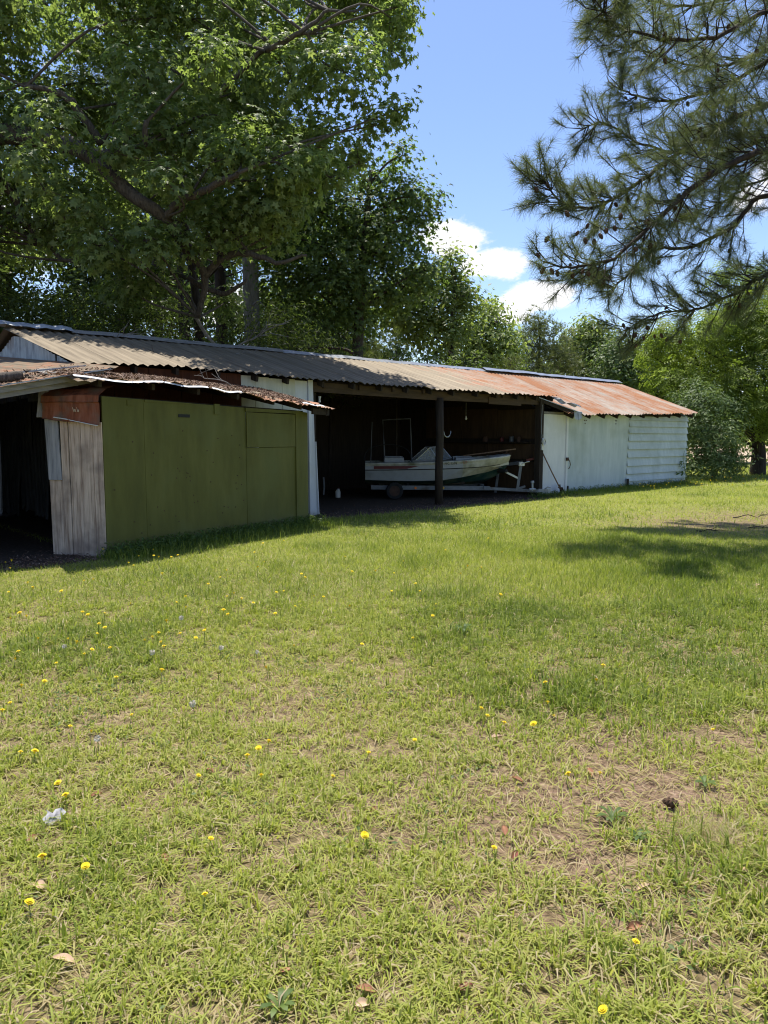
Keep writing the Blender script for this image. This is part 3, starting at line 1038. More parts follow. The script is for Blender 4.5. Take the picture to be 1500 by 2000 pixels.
# ------------------------------------------------------------------ green lean-to
lean = tag(empty('lean_to_shed', ORG, TH), 'olive green panelled lean-to shed with sagging litter-covered tin roof', 'lean-to')
F0 = np.array([-21.53, -5.16])
F1 = np.array([-17.39, -4.02])
FD = (F1 - F0) / np.linalg.norm(F1 - F0)
FN = np.array([FD[1], -FD[0]])          # outward (towards the lawn)
FL = np.linalg.norm(F1 - F0)


def ft(s, out=0.0, z=0.0):
    p = F0 + FD * s + FN * out
    return (p[0], p[1], z)


def fs(u):
    """distance along the green wall for an image column (wall plane)"""
    d = ray(u, 950)
    ca, cb = to_loc(0, 0)
    da = d[0] * AX[0] + d[1] * AX[1]
    db = d[0] * BX[0] + d[1] * BX[1]
    A_ = np.array([[da, -FD[0]], [db, -FD[1]]])
    k, s = np.linalg.solve(A_, np.array([F0[0] - ca, F0[1] - cb]))
    return s


def topz(s):
    return 2.13 - .10 * s / FL


def panel(s0, s1, z0, z1a, z1b, out0, th, name, mat=None, lean_x=0):
    q = MB()
    q.hexa([ft(s0, out0 - th, z0), ft(s1, out0 - th, z0), ft(s1, out0, z0), ft(s0, out0, z0), ft(s0, out0 - th, z1a), ft(s1, out0 - th, z1b), ft(s1, out0, z1b), ft(s0, out0, z1a)])
    return q.build(name, mat or M['green'], lean)


S = [0.0, fs(285), fs(418), fs(482), fs(577), FL]
panel(.004, S[1] - .001, -.03, topz(0), topz(S[1]), 0, .02, 'wall_panel')
panel(S[1], S[2] - .001, -.03, topz(S[1]), topz(S[2]), .003, .02, 'wall_panel')
panel(S[2], S[3] - .0015, -.03, topz(S[2]), topz(S[3]), .001, .02, 'wall_panel')
panel(S[3], S[4] - .004, -.03, 1.42, 1.418, .006, .02, 'wall_panel')
panel(S[3] + .004, S[4] - .008, 1.426, topz(S[3]) - .07, topz(S[4]) - .05, .022, .02, 'hatch')
panel(S[3] - .02, S[4] - .0, topz(S[3]) - .062, topz(S[3]) + .0, topz(S[4]) + .012, .03, .02, 'trim_board')
panel(S[4], FL, -.05, topz(S[4]) + .02, topz(FL), .03, .05, 'corner_post')
# batten outlines and patch near the top
panel(S[1] + .02, S[1] + .88, topz(S[1]) - .035, topz(S[1]) - .0, topz(S[1]) - .02, .014, .01, 'trim_board')
panel(S[1] + .62, S[1] + .84, topz(S[2]) - .20, topz(S[2]) - .155, topz(S[2]) - .155, .012, .006, 'vent_slot', M['black'])
panel(.40, .52, topz(.4) - .10, topz(.4) - .02, topz(.4) - .02, .012, .012, 'rafter_block')
panel(S[2] + .03, S[2] + .14, topz(S[2]) - .14, topz(S[2]) + .02, topz(S[2]) + .02, .02, .02, 'rafter_block')
for k in range(40):
    s = random.uniform(.1, S[3])
    z = random.uniform(.25, 1.7)
    MB().tube([ft(s, .0, z), ft(s, .0095, z)], .0085, n=6).build('nail', M['iron'], lean)
# right end wall (turned away) and studs
MB().beam((F1[0] + .0, F1[1] + .06, 1.0), (F1[0] - .25, -2.86, 1.0), .03, 2.05).build('end_wall', M['green'], lean)
# dark plate under the rafters
MB().beam(ft(0, -.10, 2.10), ft(FL, -.10, 2.02), .05, .09).build('top_plate', M['darkwood'], lean)
# roof
EB = [(-22.02, -5.50, 2.335), (-21.2, -5.36, 2.335), (-20.4, -5.17, 2.325), (-19.6, -4.93, 2.285), (-18.8, -4.72, 2.25), (-18.0, -4.52, 2.175), (-17.45, -4.40, 2.125), (-17.02, -4.30, 2.105)]
RB = [(-21.5, -2.87, 2.60), (-20.9, -2.87, 2.61), (-20.2, -2.87, 2.61), (-19.5, -2.87, 2.59), (-18.9, -2.87, 2.56), (-18.3, -2.87, 2.54), (-17.9, -2.87, 2.52), (-17.6, -2.87, 2.50)]
lroof = empty('roof', parent=lean)
for i in range(7):
    corr('roof_sheet', RB[i], np.array(RB[i + 1]) + [.04, 0, .002], EB[i], np.array(EB[i + 1]) + [.04, 0, .002], 5, .012, M['tin'], lroof, rust=.34 if i > 3 else .22, seed=400 + i, ragged=.035, dent=.02, lift=.004 * (i % 2))
for i in range(7):
    p = np.array(EB[i]) * .5 + np.array(EB[i + 1]) * .5
    q = np.array(RB[i]) * .5 + np.array(RB[i + 1]) * .5
    MB().beam(q - [0, 0, .07], p + (q - p) * .06 - [0, 0, .065], .045, .085).build('rafter', M['darkwood'], lroof)
MB().beam(np.array(EB[6]) + [0, .12, -.075], np.array(EB[7]) + [0.0, .10, -.07], .04, .1).build('rafter', M['darkwood'], lroof)
MB().beam(np.array(EB[7]) + [-.06, .05, -.075], np.array(RB[7]) + [-.06, -.02, -.075], .04, .11).build('rafter', M['darkwood'], lroof)
# pale bent drip strips along the eave
for (i0, t0, i1, t1, sag) in ((0, .0, 1, .6, -.03), (1, .5, 2, .6, -.015), (2, .7, 3, .45, -.02), (5, .3, 6, .4, 0)):
    p = np.array(EB[i0]) * (1 - t0) + np.array(EB[i0 + 1]) * t0
    q = np.array(EB[i1]) * (1 - t1) + np.array(EB[i1 + 1]) * t1
    b = MB()
    for k in range(8):
        s = k / 7
        c = p * (1 - s) + q * s + np.array([0, -.035, .012 + sag * math.sin(math.pi * s) + .008 * math.sin(9 * s)])
        b.v += [tuple(c + [0, 0, .018]), tuple(c + [.004, -.03, -.006]), tuple(c + [0, .03, .016])]
    for k in range(7):
        b.f += [(k * 3, (k + 1) * 3, (k + 1) * 3 + 1, k * 3 + 1), (k * 3, k * 3 + 2, (k + 1) * 3 + 2, (k + 1) * 3)]
    b.build('drip_edge', M['white'], lroof)
# leaf litter lying on that roof
n = 9000
fu = rng.uniform(0, 1, n)
fv = np.clip(rng.beta(2.2, 1.4, n), 0, .985)
ee = np.array(EB)
rb = np.array(RB)
idx = fu * 6.1
ia = np.minimum(idx.astype(int), 6)
fr = (idx - ia)[:, None]
Pe = ee[ia] * (1 - fr) + ee[ia + 1] * fr
Pr = rb[ia] * (1 - fr) + rb[ia + 1] * fr
P = Pr * (1 - fv[:, None]) + Pe * fv[:, None]
pile = .015 + .055 * fbm(P[:, 0], P[:, 1], .5, 91) * np.clip(np.sin(np.clip(fv, 0, 1) * 3.0), .1, 1)
P[:, 2] += pile * rng.random(n) ** .5 + .012


def leafcloud(P, Nrm, size, tv, tf, var, roll=None):
    """one copy of a flat template (tv: k x 3, tf: list of faces) per point"""
    n = len(P)
    Nrm = Nrm / np.linalg.norm(Nrm, axis=1, keepdims=True)
    r = rng.normal(0, 1, (n, 3)) if roll is None else roll
    T = np.cross(Nrm, r)
    T /= np.maximum(np.linalg.norm(T, axis=1, keepdims=True), 1e-6)
    B = np.cross(Nrm, T)
    tv = np.array(tv, float)
    k = len(tv)
    Vv = P[:, None, :] + size[:, None, None] * (tv[None, :, 0:1] * T[:, None, :] + tv[None, :, 1:2] * B[:, None, :] + tv[None, :, 2:3] * Nrm[:, None, :])
    base = np.arange(n)[:, None] * k
    by = {}
    for f in tf:
        by.setdefault(len(f), []).append(f)
    Fs = []
    for kk, fl in by.items():
        Fs.append((base[:, None, :] + np.array(fl)[None, :, :]).reshape(-1, kk))
    return Vv.reshape(-1, 3), Fs, np.repeat(var, k)


T_OVAL = ([(0, -.5, 0), (.26, 0, .05), (0, .5, -.05), (-.26, 0, .05)], [(0, 1, 2), (0, 2, 3)])
T_CURL = ([(0, -.5, .12), (.2, 0, 0), (0, .5, .15), (-.2, 0, .02)], [(0, 1, 2), (0, 2, 3)])
Vv, Fs, va = leafcloud(P, np.array([0, 0, 1.0]) + rng.normal(0, .45, (n, 3)), rng.uniform(.025, .07, n), *T_CURL, rng.beta(1.6, 1.6, n))
o = link('leaf_litter', mesh_np('leaf_litter', Vv, Fs, {'var': va}), M['litter'], lroof)
tag(o, kind='stuff')

# weathered plank side wall
Q0 = np.array([-21.99, -4.45])
Q1 = np.array([-21.545, -5.175])
QD = (Q1 - Q0) / np.linalg.norm(Q1 - Q0)
QN = np.array([QD[1], -QD[0]])
QN = QN if QN @ np.array([-1, -.6]) > 0 else -QN
QL = np.linalg.norm(Q1 - Q0)


def qt(s, out=0.0, z=0.0):
    p = Q0 + QD * s + QN * out
    return (p[0], p[1], z)


def qboard(s0, s1, z0, z1, out, mat, name='wall_plank', sk=0.0):
    q = MB()
    q.hexa([qt(s0, out - .02, z0), qt(s1, out - .02, z0), qt(s1, out, z0), qt(s0, out, z0), qt(s0 + sk, out - .02, z1), qt(s1 + sk, out - .02, z1), qt(s1 + sk, out, z1), qt(s0 + sk, out, z1)])
    return q.build(name, mat, lean)


qboard(-.005, .20, 1.02, 1.85, .022, M['plank_grey'], sk=-.03)
qboard(.0, .205, .0, 1.015, .0, M['plank'], sk=-.01)
qboard(.215, .325, -.02, 1.86, .012, M['plank'], sk=-.012)
qboard(.335, .515, -.03, 1.84, .0, M['plank'], sk=-.006)
qboard(.519, .70, -.035, 1.80, .003, M['plank'])
qboard(.704, QL - .01, -.03, 1.79, .0, M['plank'])
# rusted hood sheet over the planks
hd = MB()
prof = [(.30, 2.285), (.10, 2.235), (-.065, 2.14), (-.075, 2.06), (-.085, 2.05), (-.06, 2.035), (-.055, 1.90), (-.068, 1.76), (-.085, 1.755)]
ns_ = 11
for k in range(ns_):
    s = k / (ns_ - 1)
    sx = -.03 + (QL + .05) * s
    for j, (o_, z) in enumerate(prof):
        low = max(0, (2.1 - z)) / .35
        z2 = z + low * (.085 * (1 - s)) + .006 * math.sin(9 * s + j)
        oo = -o_ + .03 * low * math.exp(-((s - .22) / .09) ** 2) * math.sin(12 * s)
        hd.v.append(qt(sx, oo, z2))
for k in range(ns_ - 1):
    for j in range(len(prof) - 1):
        hd.f.append((k * 9 + j, k * 9 + j + 1, (k + 1) * 9 + j + 1, (k + 1) * 9 + j))
hood = hd.build('rusted_hood', M['rust'], lean)
# pale scratched mark on the hood face
for (s0, z0, s1, z1, w) in ((.46, 1.985, .485, 1.925, .012), (.485, 1.925, .497, 1.965, .008), (.50, 1.965, .512, 1.925, .010), (.527, 1.985, .540, 1.925, .008), (.552, 1.955, .552, 1.922, .02)):
    MB().beam(qt(s0, .0685, z0), qt(s1, .0685, z1), w, .003, up=(QN[0], QN[1], 0)).build('scratch_mark', M['dead_leaf_tan'], hood)
dm = MB()
dm.beam(qt(.18, .092, 1.858), qt(.40, .095, 1.828), .02, .012)
dm.beam(qt(.42, .095, 1.822), qt(QL + .01, .098, 1.742), .014, .008)
dm.build('drip_edge', M['white'], lean)
MB().beam(qt(-.07, .03, 1.86), qt(-.07, -.05, 2.28), .14, .03, up=(QN[0], QN[1], 0)).build('corner_board', M['plank_grey'], lean)

# ------------------------------------------------------------------ dark open carport at the left
cp = tag(empty('carport', ORG, TH), 'dark open carport with debris-littered roof beside the grey planks', 'carport')


def cz(a, b):
    return 2.44 + .105 * (b + 4.85) + .215 * (a + 21.6)


croof = empty('roof', parent=cp)
for i in range(8):
    a1 = -21.12 - i * .72
    a0 = a1 - .74
    corr('roof_sheet', (a0, 1.6, cz(a0, 1.6)), (a1, 1.6, cz(a1, 1.6)), (a0, -4.82 + .0, cz(a0, -4.82)), (a1, -4.82, cz(a1, -4.82)), 6, .010, M['tin'], croof, rust=.3, seed=500 + i, ragged=.02, lift=.004 * (i % 2), dent=.006)
# the right end laps up against the gable corner
FA0, FA1 = -21.38, -27.0
MB().beam((FA0, -4.88, cz(FA0, -4.88) - .03), (FA1, -4.88, cz(FA1, -4.88) - .03), .035, .075).build('fascia_board', M['fascia'], cp)
MB().beam((FA0 - .12, -4.845, cz(FA0, -4.85) - .115), (FA1, -4.845, cz(FA1, -4.85) - .095), .035, .095).build('fascia_board', M['fascia'], cp)
MB().beam((FA0 + .08, -4.90, cz(FA0, -4.88) + .028), (FA0 - 1.3, -4.90, cz(FA0 - 1.3, -4.88) + .022), .11, .015).build('edge_strip', M['galv_old'], cp)
fcap = MB()
fcap.add([(-21.12, -3.1, 2.70), (-21.14, -4.3, 2.57), (-21.45, -4.86, 2.49), (-21.95, -4.2, 2.455), (-21.75, -3.2, 2.60)], [(0, 1, 3, 4), (1, 2, 3)])
fcap.build('flashing', M['fascia'], cp)
MB().beam((-21.25, -3.9, 2.63), (-22.4, -4.3, 2.43), .05, .02).build('loose_strip', M['galv'], cp)
for i in range(6):
    a = -21.6 - i * .9
    MB().beam((a, -4.7, cz(a, -4.7) - .08), (a, 1.5, cz(a, 1.5) - .08), .05, .12).build('rafter', M['darkwood'], cp)
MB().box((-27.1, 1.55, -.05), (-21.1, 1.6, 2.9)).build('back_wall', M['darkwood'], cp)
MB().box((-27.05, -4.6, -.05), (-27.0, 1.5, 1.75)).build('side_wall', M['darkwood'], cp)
MB().box((-26.9, -4.6, -.05), (-24.3, -4.56, 1.75)).build('light_block_wall', M['darkwood'], cp)  # unseen wall added beyond the view to keep the carport dark
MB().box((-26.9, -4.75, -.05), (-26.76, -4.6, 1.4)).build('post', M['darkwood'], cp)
n = 800
pa = rng.uniform(-24.5, -21.3, n)
pb = np.minimum(-4.75 + np.abs(rng.normal(0, .8, n)), 1)
P = np.stack([pa, pb, cz(pa, pb) + .015 + .03 * rng.random(n)], 1)
Vv, Fs, va = leafcloud(P, np.array([0, 0, 1.0]) + rng.normal(0, .45, (n, 3)), rng.uniform(.03, .08, n), *T_CURL, rng.beta(1.6, 1.4, n))
tag(link('leaf_litter', mesh_np('leaf_litter', Vv, Fs, {'var': va}), M['litter'], croof), kind='stuff')

# ------------------------------------------------------------------ boat
boat = tag(empty('motor_boat', (-.50, 19.75, 0), math.radians(1.5)), 'old white runabout boat with stained bow parked in the open bay', 'boat')
BXs = [0, .6, 1.3, 2.0, 2.5, 2.9, 3.2, 3.5, 3.76]
HB = [.80, .84, .86, .86, .84, .79, .73, .64, .52]
GZb = [.93, .935, .945, .97, 1.0, 1.03, 1.06, 1.09, 1.125]
KB = [.79, .83, .85, .85, .82, .74, .64, .52, .40]
KZ = [.74, .745, .755, .77, .79, .81, .84, .88, .96]
CB = [.70, .74, .76, .75, .66, .50, .36, .22, .10]
CZ = [.50, .48, .47, .49, .56, .63, .68, .76, .90]
EB2 = [.36, .36, .34, .33, .33, .35, .41, .56, .82]


def hull_strip(rows, i0, i1, name, mat):
    for sgn in (-1, 1):
        q = MB()
        m_ = i1 - i0 + 1
        for (hb, z) in rows:
            for i in range(i0, i1 + 1):
                q.v.append((BXs[i], sgn * hb[i], z[i]))
        for r in range(len(rows) - 1):
            for i in range(m_ - 1):
                f = (r * m_ + i, r * m_ + i + 1, (r + 1) * m_ + i + 1, (r + 1) * m_ + i)
                q.f.append(f if sgn < 0 else f[::-1])
        q.build(name, mat, boat)


Gd = [z - .075 for z in GZb]
Hd = [h - .005 for h in HB]
hull_strip([(KB, KZ), (Hd, Gd)], 0, 4, 'hull_side', M['hullwhite'])
hull_strip([(CB, CZ), (KB, KZ)], 0, 4, 'hull_side', M['hullwhite'])
hull_strip([(CB, CZ), (KB, KZ), (Hd, Gd)], 4, 8, 'bow', M['hullcream'])
hull_strip([([0.02] * 9, EB2), ([c * .6 for c in CB], [.5 * e + .42 * c for e, c in zip(EB2, CZ)]), (CB, CZ)], 0, 8, 'hull_bottom', M['hullgreen'])
hull_strip([(HB, Gd), ([h + .025 for h in HB], [z - .03 for z in GZb]), ([h + .015 for h in HB], GZb), ([h - .13 for h in HB], [z + .012 for z in GZb]), ([h - .14 for h in HB], [z - .25 for z in GZb])], 0, 8, 'gunwale', M['hullcream'])
hull_strip([([h + .006 for h in KB], [z + .0 for z in KZ]), ([h + .012 for h in KB], [z + .012 for z in KZ]), ([h + .004 for h in KB], [z + .024 for z in KZ])], 0, 7, 'rub_rail', M['black'])
q = MB()
q.add([(0, -.80, .93), (0, .80, .93), (0, .79, .74), (0, .70, .50), (0, 0, .36), (0, -.70, .5), (0, -.79, .74)], [tuple(range(7))])
q.add([(3.76, -.52, 1.125), (3.76, .52, 1.125), (3.76, .40, .96), (3.76, .10, .90), (3.76, 0, .82), (3.76, -.10, .90), (3.76, -.40, .96), (3.84, -.3, 1.13), (3.84, .3, 1.13), (3.80, 0, .93)],
      [(0, 7, 9, 6), (7, 8, 9), (8, 1, 2, 9), (6, 9, 5), (9, 2, 3), (5, 9, 4), (9, 3, 4)])
q.build('transom', M['hullcream'], boat)
q = MB()
q.add([(0, -.68, .72), (3.6, -.40, .80), (3.6, .40, .80), (0, .68, .72)], [(0, 1, 2, 3)])
q.build('deck', M['hullwhite'], boat)
q = MB()
q.add([(3.25, -.6, 1.075), (3.77, -.42, 1.135), (3.84, 0, 1.14), (3.77, .42, 1.135), (3.25, .6, 1.075)], [(0, 1, 2, 3, 4)])
q.build('bow_deck', M['hullcream'], boat)
for (x0, x1) in ((2.35, 2.85), (.5, 1.0)):
    MB().box((x0, -.55, .78), (x1, -.1, 1.06)).build('seat', M['hullwhite'], boat)
    MB().box((x0, .1, .78), (x1, .6, 1.08)).build('seat', M['hullwhite'], boat)
st = MB()
for (y_, dz) in ((-1, 0),):
    st.add([(.22, -.826, .78), (1.05, -.866, .785), (1.38, -.872, .86), (.22, -.83, .855)], [(0, 1, 2, 3)])
st.build('stripe', M['maroon'], boat)
ws = MB()
A_, B_, C_ = (1.28, -.70, .985), (1.66, -.64, 1.325), (1.88, -.66, 1.0)
E_, D_ = (2.02, 0, 1.35), (2.30, 0, 1.03)
A2, B2, C2 = [(p[0], -p[1], p[2]) for p in (A_, B_, C_)]
for p, r in ((A_, B_), (B_, C_), (B_, E_), (E_, D_), (E_, B2), (B2, C2), (A2, B2), (A_, C_), (C_, D_), (D_, C2), (A2, C2)):
    ws.tube([p, r], .014, n=6)
wsh_o = ws.build('windshield', M['chrome'], boat)
for tri in ((A_, B_, C_), (A2, B2, C2), (C_, B_, E_, D_), (D_, E_, B2, C2)):
    g = MB()
    g.add(tri, [tuple(range(len(tri)))])
    g.build('pane', M['glass'], wsh_o)
MB().tube(*[[(.53, .05, .75), (.50, .05, 1.4), (.47, .05, 2.04), (1.20, .05, 2.08), (1.22, .05, 1.5), (1.25, .05, .8)]], .021, n=8).build('pipe_frame', M['galv_dark'], boat)
MB().tube([(.14, -.5, .8), (.16, -.5, 1.4), (.18, -.5, 1.98)], .012, n=6).build('pole', M['galv_dark'], boat)
lp = [(-.02 + .62 * (1 - math.cos(k / 11 * math.pi)), .0, .98 + .42 * math.sin(k / 11 * math.pi) ** .7) for k in range(12)] + [(1.10, 0, .9)]
MB().tube(lp, .012, n=6).build('cable', M['black'], boat)
MB().beam((2.6, -.1, 1.10), (3.95, -.32, 1.28), .04, .03).build('paddle', M['handle'], boat)
for (txt, x, z, sz, mt) in (("NC 1574", 2.02, .895, .085, 'black'), ("LT", 2.50, .925, .085, 'red')):
    cu = bpy.data.curves.new('registration', 'FONT')
    cu.body = txt
    cu.size = sz
    cu.extrude = .001
    tmp = bpy.data.objects.new('registration_text', cu)
    COL.objects.link(tmp)
    bpy.context.view_layer.update()
    me = bpy.data.meshes.new_from_object(tmp.evaluated_get(bpy.context.evaluated_depsgraph_get()))
    bpy.data.objects.remove(tmp)
    me.materials.clear()
    to = link('registration_mark', me, M[mt], boat)
    to.location = (x, -.885, z)
    to.rotation_euler = (math.pi / 2, 0, 0)

tr = tag(empty('boat_trailer', (-.50, 19.75, 0), math.radians(1.5)), 'grey steel boat trailer with winch post under the runabout', 'trailer')
for sy in (-1, 1):
    MB().beam((.15, sy * .62, .30), (3.25, sy * .50, .265), .05, .105).build('rail', M['trailer'], tr)
    w_ = MB()
    for k in range(20):
        an = 2 * math.pi * k / 20
        for (yy, rr) in ((-.07, .14), (-.075, .205), (-.04, .22), (.04, .22), (.075, .205), (.07, .14)):
            w_.v.append((.75 + rr * math.cos(an), sy * .80 + yy, .22 + rr * math.sin(an)))
    for k in range(20):
        for j in range(5):
            w_.f.append((k * 6 + j, k * 6 + j + 1, ((k + 1) % 20) * 6 + j + 1, ((k + 1) % 20) * 6 + j))
    wh = empty('wheel', parent=tr)
    w_.build('tyre', M['tyre'], wh)
    MB().tube([(.75, sy * .80 - .05, .22), (.75, sy * .80 + .05, .22)], .138, n=16).build('rim', M['iron'], wh)
    MB().tube([(.75, sy * .80 - .085, .22), (.75, sy * .80 + .085, .22)], .04, n=10).build('hub', M['iron'], wh)
    for (x, mt) in ((1.30, 'orange'), (2.02, 'yellow_refl')):
        MB().tube([(x, sy * .60 - .0 + sy * .025, .285), (x, sy * .60 + sy * .04, .285)], .032, n=12).build('reflector', M[mt], tr)
for x in (.35, 1.7, 3.1):
    MB().beam((x, -.6, .28), (x, .6, .28), .05, .07).build('crossbar', M['trailer'], tr)
for sy in (-1, 1):
    MB().beam((.3, sy * .42, .40), (2.6, sy * .36, .40), .10, .06).build('bunk', M['darkwood'], tr)
    MB().tube([(1.1, sy * .5, .34), (1.1, sy * .5, .46)], .05, n=10).build('roller', M['tyre'], tr)
MB().beam((.75, -.72, .22), (.75, .72, .22), .06, .06).build('axle', M['iron'], tr)
MB().beam((2.9, 0, .24), (4.62, -.42, .18), .075, .075).build('tongue', M['trailer'], tr)
MB().beam((3.1, -.48, .26), (3.75, -.2, .215), .06, .07).build('tongue_brace', M['trailer'], tr)
MB().beam((4.02, -.28, .22), (4.10, -.30, .88), .09, .07).build('winch_post', M['trailer'], tr)
MB().beam((3.98, -.28, .22), (4.22, -.30, .30), .09, .05).build('post_foot', M['trailer'], tr)
MB().beam((4.06, -.29, .50), (3.62, -.2, .72), .05, .05).build('bow_arm', M['chrome'], tr)
MB().tube([(3.70, -.40, .71), (3.52, -.16, .70)], [.045, .055], n=10).build('bow_roller', M['tyre'], tr)
wi = MB()
wi.box((4.03, -.36, .84), (4.18, -.24, .93))
wi.tube([(4.10, -.38, .89), (4.10, -.22, .89)], .055, n=10)
wi.tube([(4.10, -.40, .89), (4.22, -.41, .94), (4.30, -.40, .955)], .012, n=6)
wi.build('winch', M['chrome'], tr)
jk = MB()
jk.tube([(4.38, -.44, .18), (4.38, -.44, .40)], .025, n=8)
jk.tube([(4.38, -.44, .40), (4.37, -.44, .45)], [.05, .045], n=10)
jk.tube([(4.30, -.44, .225), (4.46, -.44, .225)], .035, n=8)
jk.build('tongue_jack', M['galv_old'], tr)
cpz = MB()
cpz.beam((4.55, -.40, .20), (4.85, -.47, .19), .11, .07, w1=.08, h1=.09)
cpz.tube([(4.7, -.45, .23), (4.78, -.46, .29), (4.85, -.48, .27)], .02, n=6)
cpz.build('coupler', M['galv_old'], tr)

# ------------------------------------------------------------------ workbench, tools, hook, jug
wb = tag(empty('workbench', (0, 0, 0)), 'pale legged workbench cluttered with tools by the bay post', 'workbench')
p0, p1 = at(975, 909, 21.2), at(1022, 903, 20.75)
MB().beam(p0, p1, .10, .09).build('bench_rail', M['trailer'], wb)
MB().beam(p1 + [-.02, .05, -.03], at(1036, 952, 20.6), .07, .05, up=(0, 1, 0)).build('leg', M['trailer'], wb)
MB().beam(p1 + [-.02, .75, -.03], at(1036, 952, 20.6) + [.05, .9, 0], .07, .05, up=(0, 1, 0)).build('leg', M['trailer'], wb)
MB().beam(p0 + [0, .05, -.03], p0 + [-.1, .0, -p0[2] + .0], .07, .05, up=(0, 1, 0)).build('leg', M['trailer'], wb)
tp = p1 + [.02, .35, .07]
MB().beam(p0 + [0, .35, .065], tp + [.15, 0, 0], .85, .035).build('bench_top', M['darkwood'], wb)
ht = MB()
ht.beam(at(1028, 899, 20.3), at(1045, 895, 20.3), .05, .06)
tag(ht.build('red_hand_tool', M['maroon']), 'red and white hand tool lying at the bench end', 'tool')
vb = MB()
vb.box(tuple(tp + [-.55, -.2, .02]), tuple(tp + [-.35, .1, .18]))
vb.tube([tp + [-.3, -.05, .05], tp + [-.3, -.05, .22]], .06, n=10)
vb.tube([tp + [-.45, -.1, .18], tp + [-.45, -.1, .26]], .04, n=8)
tag(vb.build('bench_vise', M['iron']), 'dark iron vise standing on the workbench', 'vise')

sh = tag(empty('shovel', ORG, TH), 'long wooden handled shovel leaning against the white door', 'shovel')
MB().tube([(-8.63, -2.80, 1.21), (-8.3, -2.92, .62), (-8.03, -3.03, .14)], [.018, .017, .018], n=8).build('handle', M['handle'], sh, smooth=True)
bl = MB()
bl.add([(-8.08, -3.0, .23), (-8.0, -3.07, .21), (-7.98, -3.12, .02), (-7.88, -3.1, -.02), (-7.86, -3.02, .03), (-7.95, -2.97, .2)], [(0, 1, 2, 3, 4, 5)])
bl.tube([(-8.06, -3.02, .20), (-7.95, -3.06, .05)], .024, n=8)
bl.tube([(-8.16, -3.03, .22), (-7.97, -3.0, .14)], .012, n=6)
bl.build('blade', M['iron'], sh)
hk = MB()
pts = [(-12.50, -2.74, 2.50), (-12.48, -2.74, 2.15), (-12.48, -2.74, 1.78)]
for k in range(8):
    an = math.pi + math.pi * k / 7 * 1.05
    pts.append((-12.36 + .12 * math.cos(an), -2.78 + .0, 1.72 + .13 * math.sin(an)))
hk.tube([wor(*p) for p in pts], .013, n=7)
tag(hk.build('hanging_hook', M['galv_old'], smooth=True), 'bent grey pipe hook hanging beside the bay post', 'hook')
jg = empty('plastic_jug', gnd(660, 972, 0))
tag(jg, 'small pale plastic jug on the dark bay floor', 'jug')
MB().tube([(0, 0, .0), (0, 0, .02), (0, 0, .16), (.01, 0, .21), (.02, 0, .24)], [.06, .07, .07, .04, .022], n=12).build('body', M['switch'], jg, smooth=True)
MB().tube([(.02, 0, .24), (.02, 0, .265)], .026, n=10).build('cap', M['maroon'], jg)
tw = MB()
p = gnd(632, 968, 0)
tw.tube([p + [0, 0, .02], p + [.02, .02, .25], p + [.0, .05, .5]], .022, n=6)
tag(tw.build('pipe_offcut', M['galv_old']), 'short grey pipe standing at the dark bay corner', 'pipe')
lb = MB()
p = wor(-10.6, -1.8, 2.14)
lb.tube([p + [0, 0, .35], p], .004, n=4)
lb.tube([p, p - [0, 0, .03], p - [0, 0, .07], p - [0, 0, .10]], [.012, .02, .032, .012], n=8)
tag(lb.build('light_bulb', M['switch']), 'unlit light bulb hanging from the bay rafters', 'light bulb')

# dim clutter kept in the bay
def clutter(name, label, cat, build):
    b = MB()
    build(b)
    return tag(b.build(name, M[build.__doc__ or 'iron'], smooth=False), label, cat)


def _drum(b):
    p = wor(-14.6, 1.2, 0)
    b.tube([p + [0, 0, z] for z in (0, .02, .28, .30, .32, .58, .60, .62, .86, .88)], [.28, .29, .28, .30, .28, .28, .30, .28, .29, .27], n=18)


tag((lambda b: (_drum(b), b.build('oil_drum', M['iron'], smooth=True))[1])(MB()), 'rusty oil drum in the dim back of the bay', 'drum')
for k, (a_, l_, z_) in enumerate(((-15.9, 3.2, .05), (-15.75, 3.0, .05), (-15.6, 3.3, .05), (-15.83, 2.8, .10), (-15.66, 3.1, .10))):
    tag(MB().beam(wor(a_, -1.0, z_), wor(a_ + .1, -1.0 + l_, z_), .13, .045).build('plank', M['fascia']), 'old plank in the low pile along the left bay wall', 'plank', 'planks piled in the bay')
for k, (y_, r_, h_, mt, lab) in enumerate(((-2.1, .05, .14, 'iron', 'small dark tin at the front of the bay shelf'), (-1.85, .07, .15, 'galv_dark', 'grey paint tin on the bay shelf'), (-1.5, .06, .12, 'maroon', 'dull red tin on the bay shelf'), (-.9, .08, .15, 'iron', 'brown tub further back on the bay shelf'))):
    b = MB()
    p = wor(-8.74, y_, 1.462)
    b.tube([p, p + [0, 0, .01], p + [0, 0, h_ - .01], p + [0, 0, h_]], [r_ * .95, r_, r_, r_ * .9], n=14)
    tag(b.build('tin_can', M[mt], smooth=False), lab, 'tin', 'tins on the bay shelf')
b = MB()
for k in range(3):
    c_ = wor(-8.74, -2.93 - .012 * k, 1.48)
    b.tube([c_ + AX * .075 * math.cos(t_ * math.pi / 8) + np.array([0, 0, .085 * math.sin(t_ * math.pi / 8) - .01 * k]) for t_ in range(17)], .009, n=5)
tag(b.build('cord_coil', M['switch'], smooth=True), 'pale coil of cord hung on the bay post', 'cord')

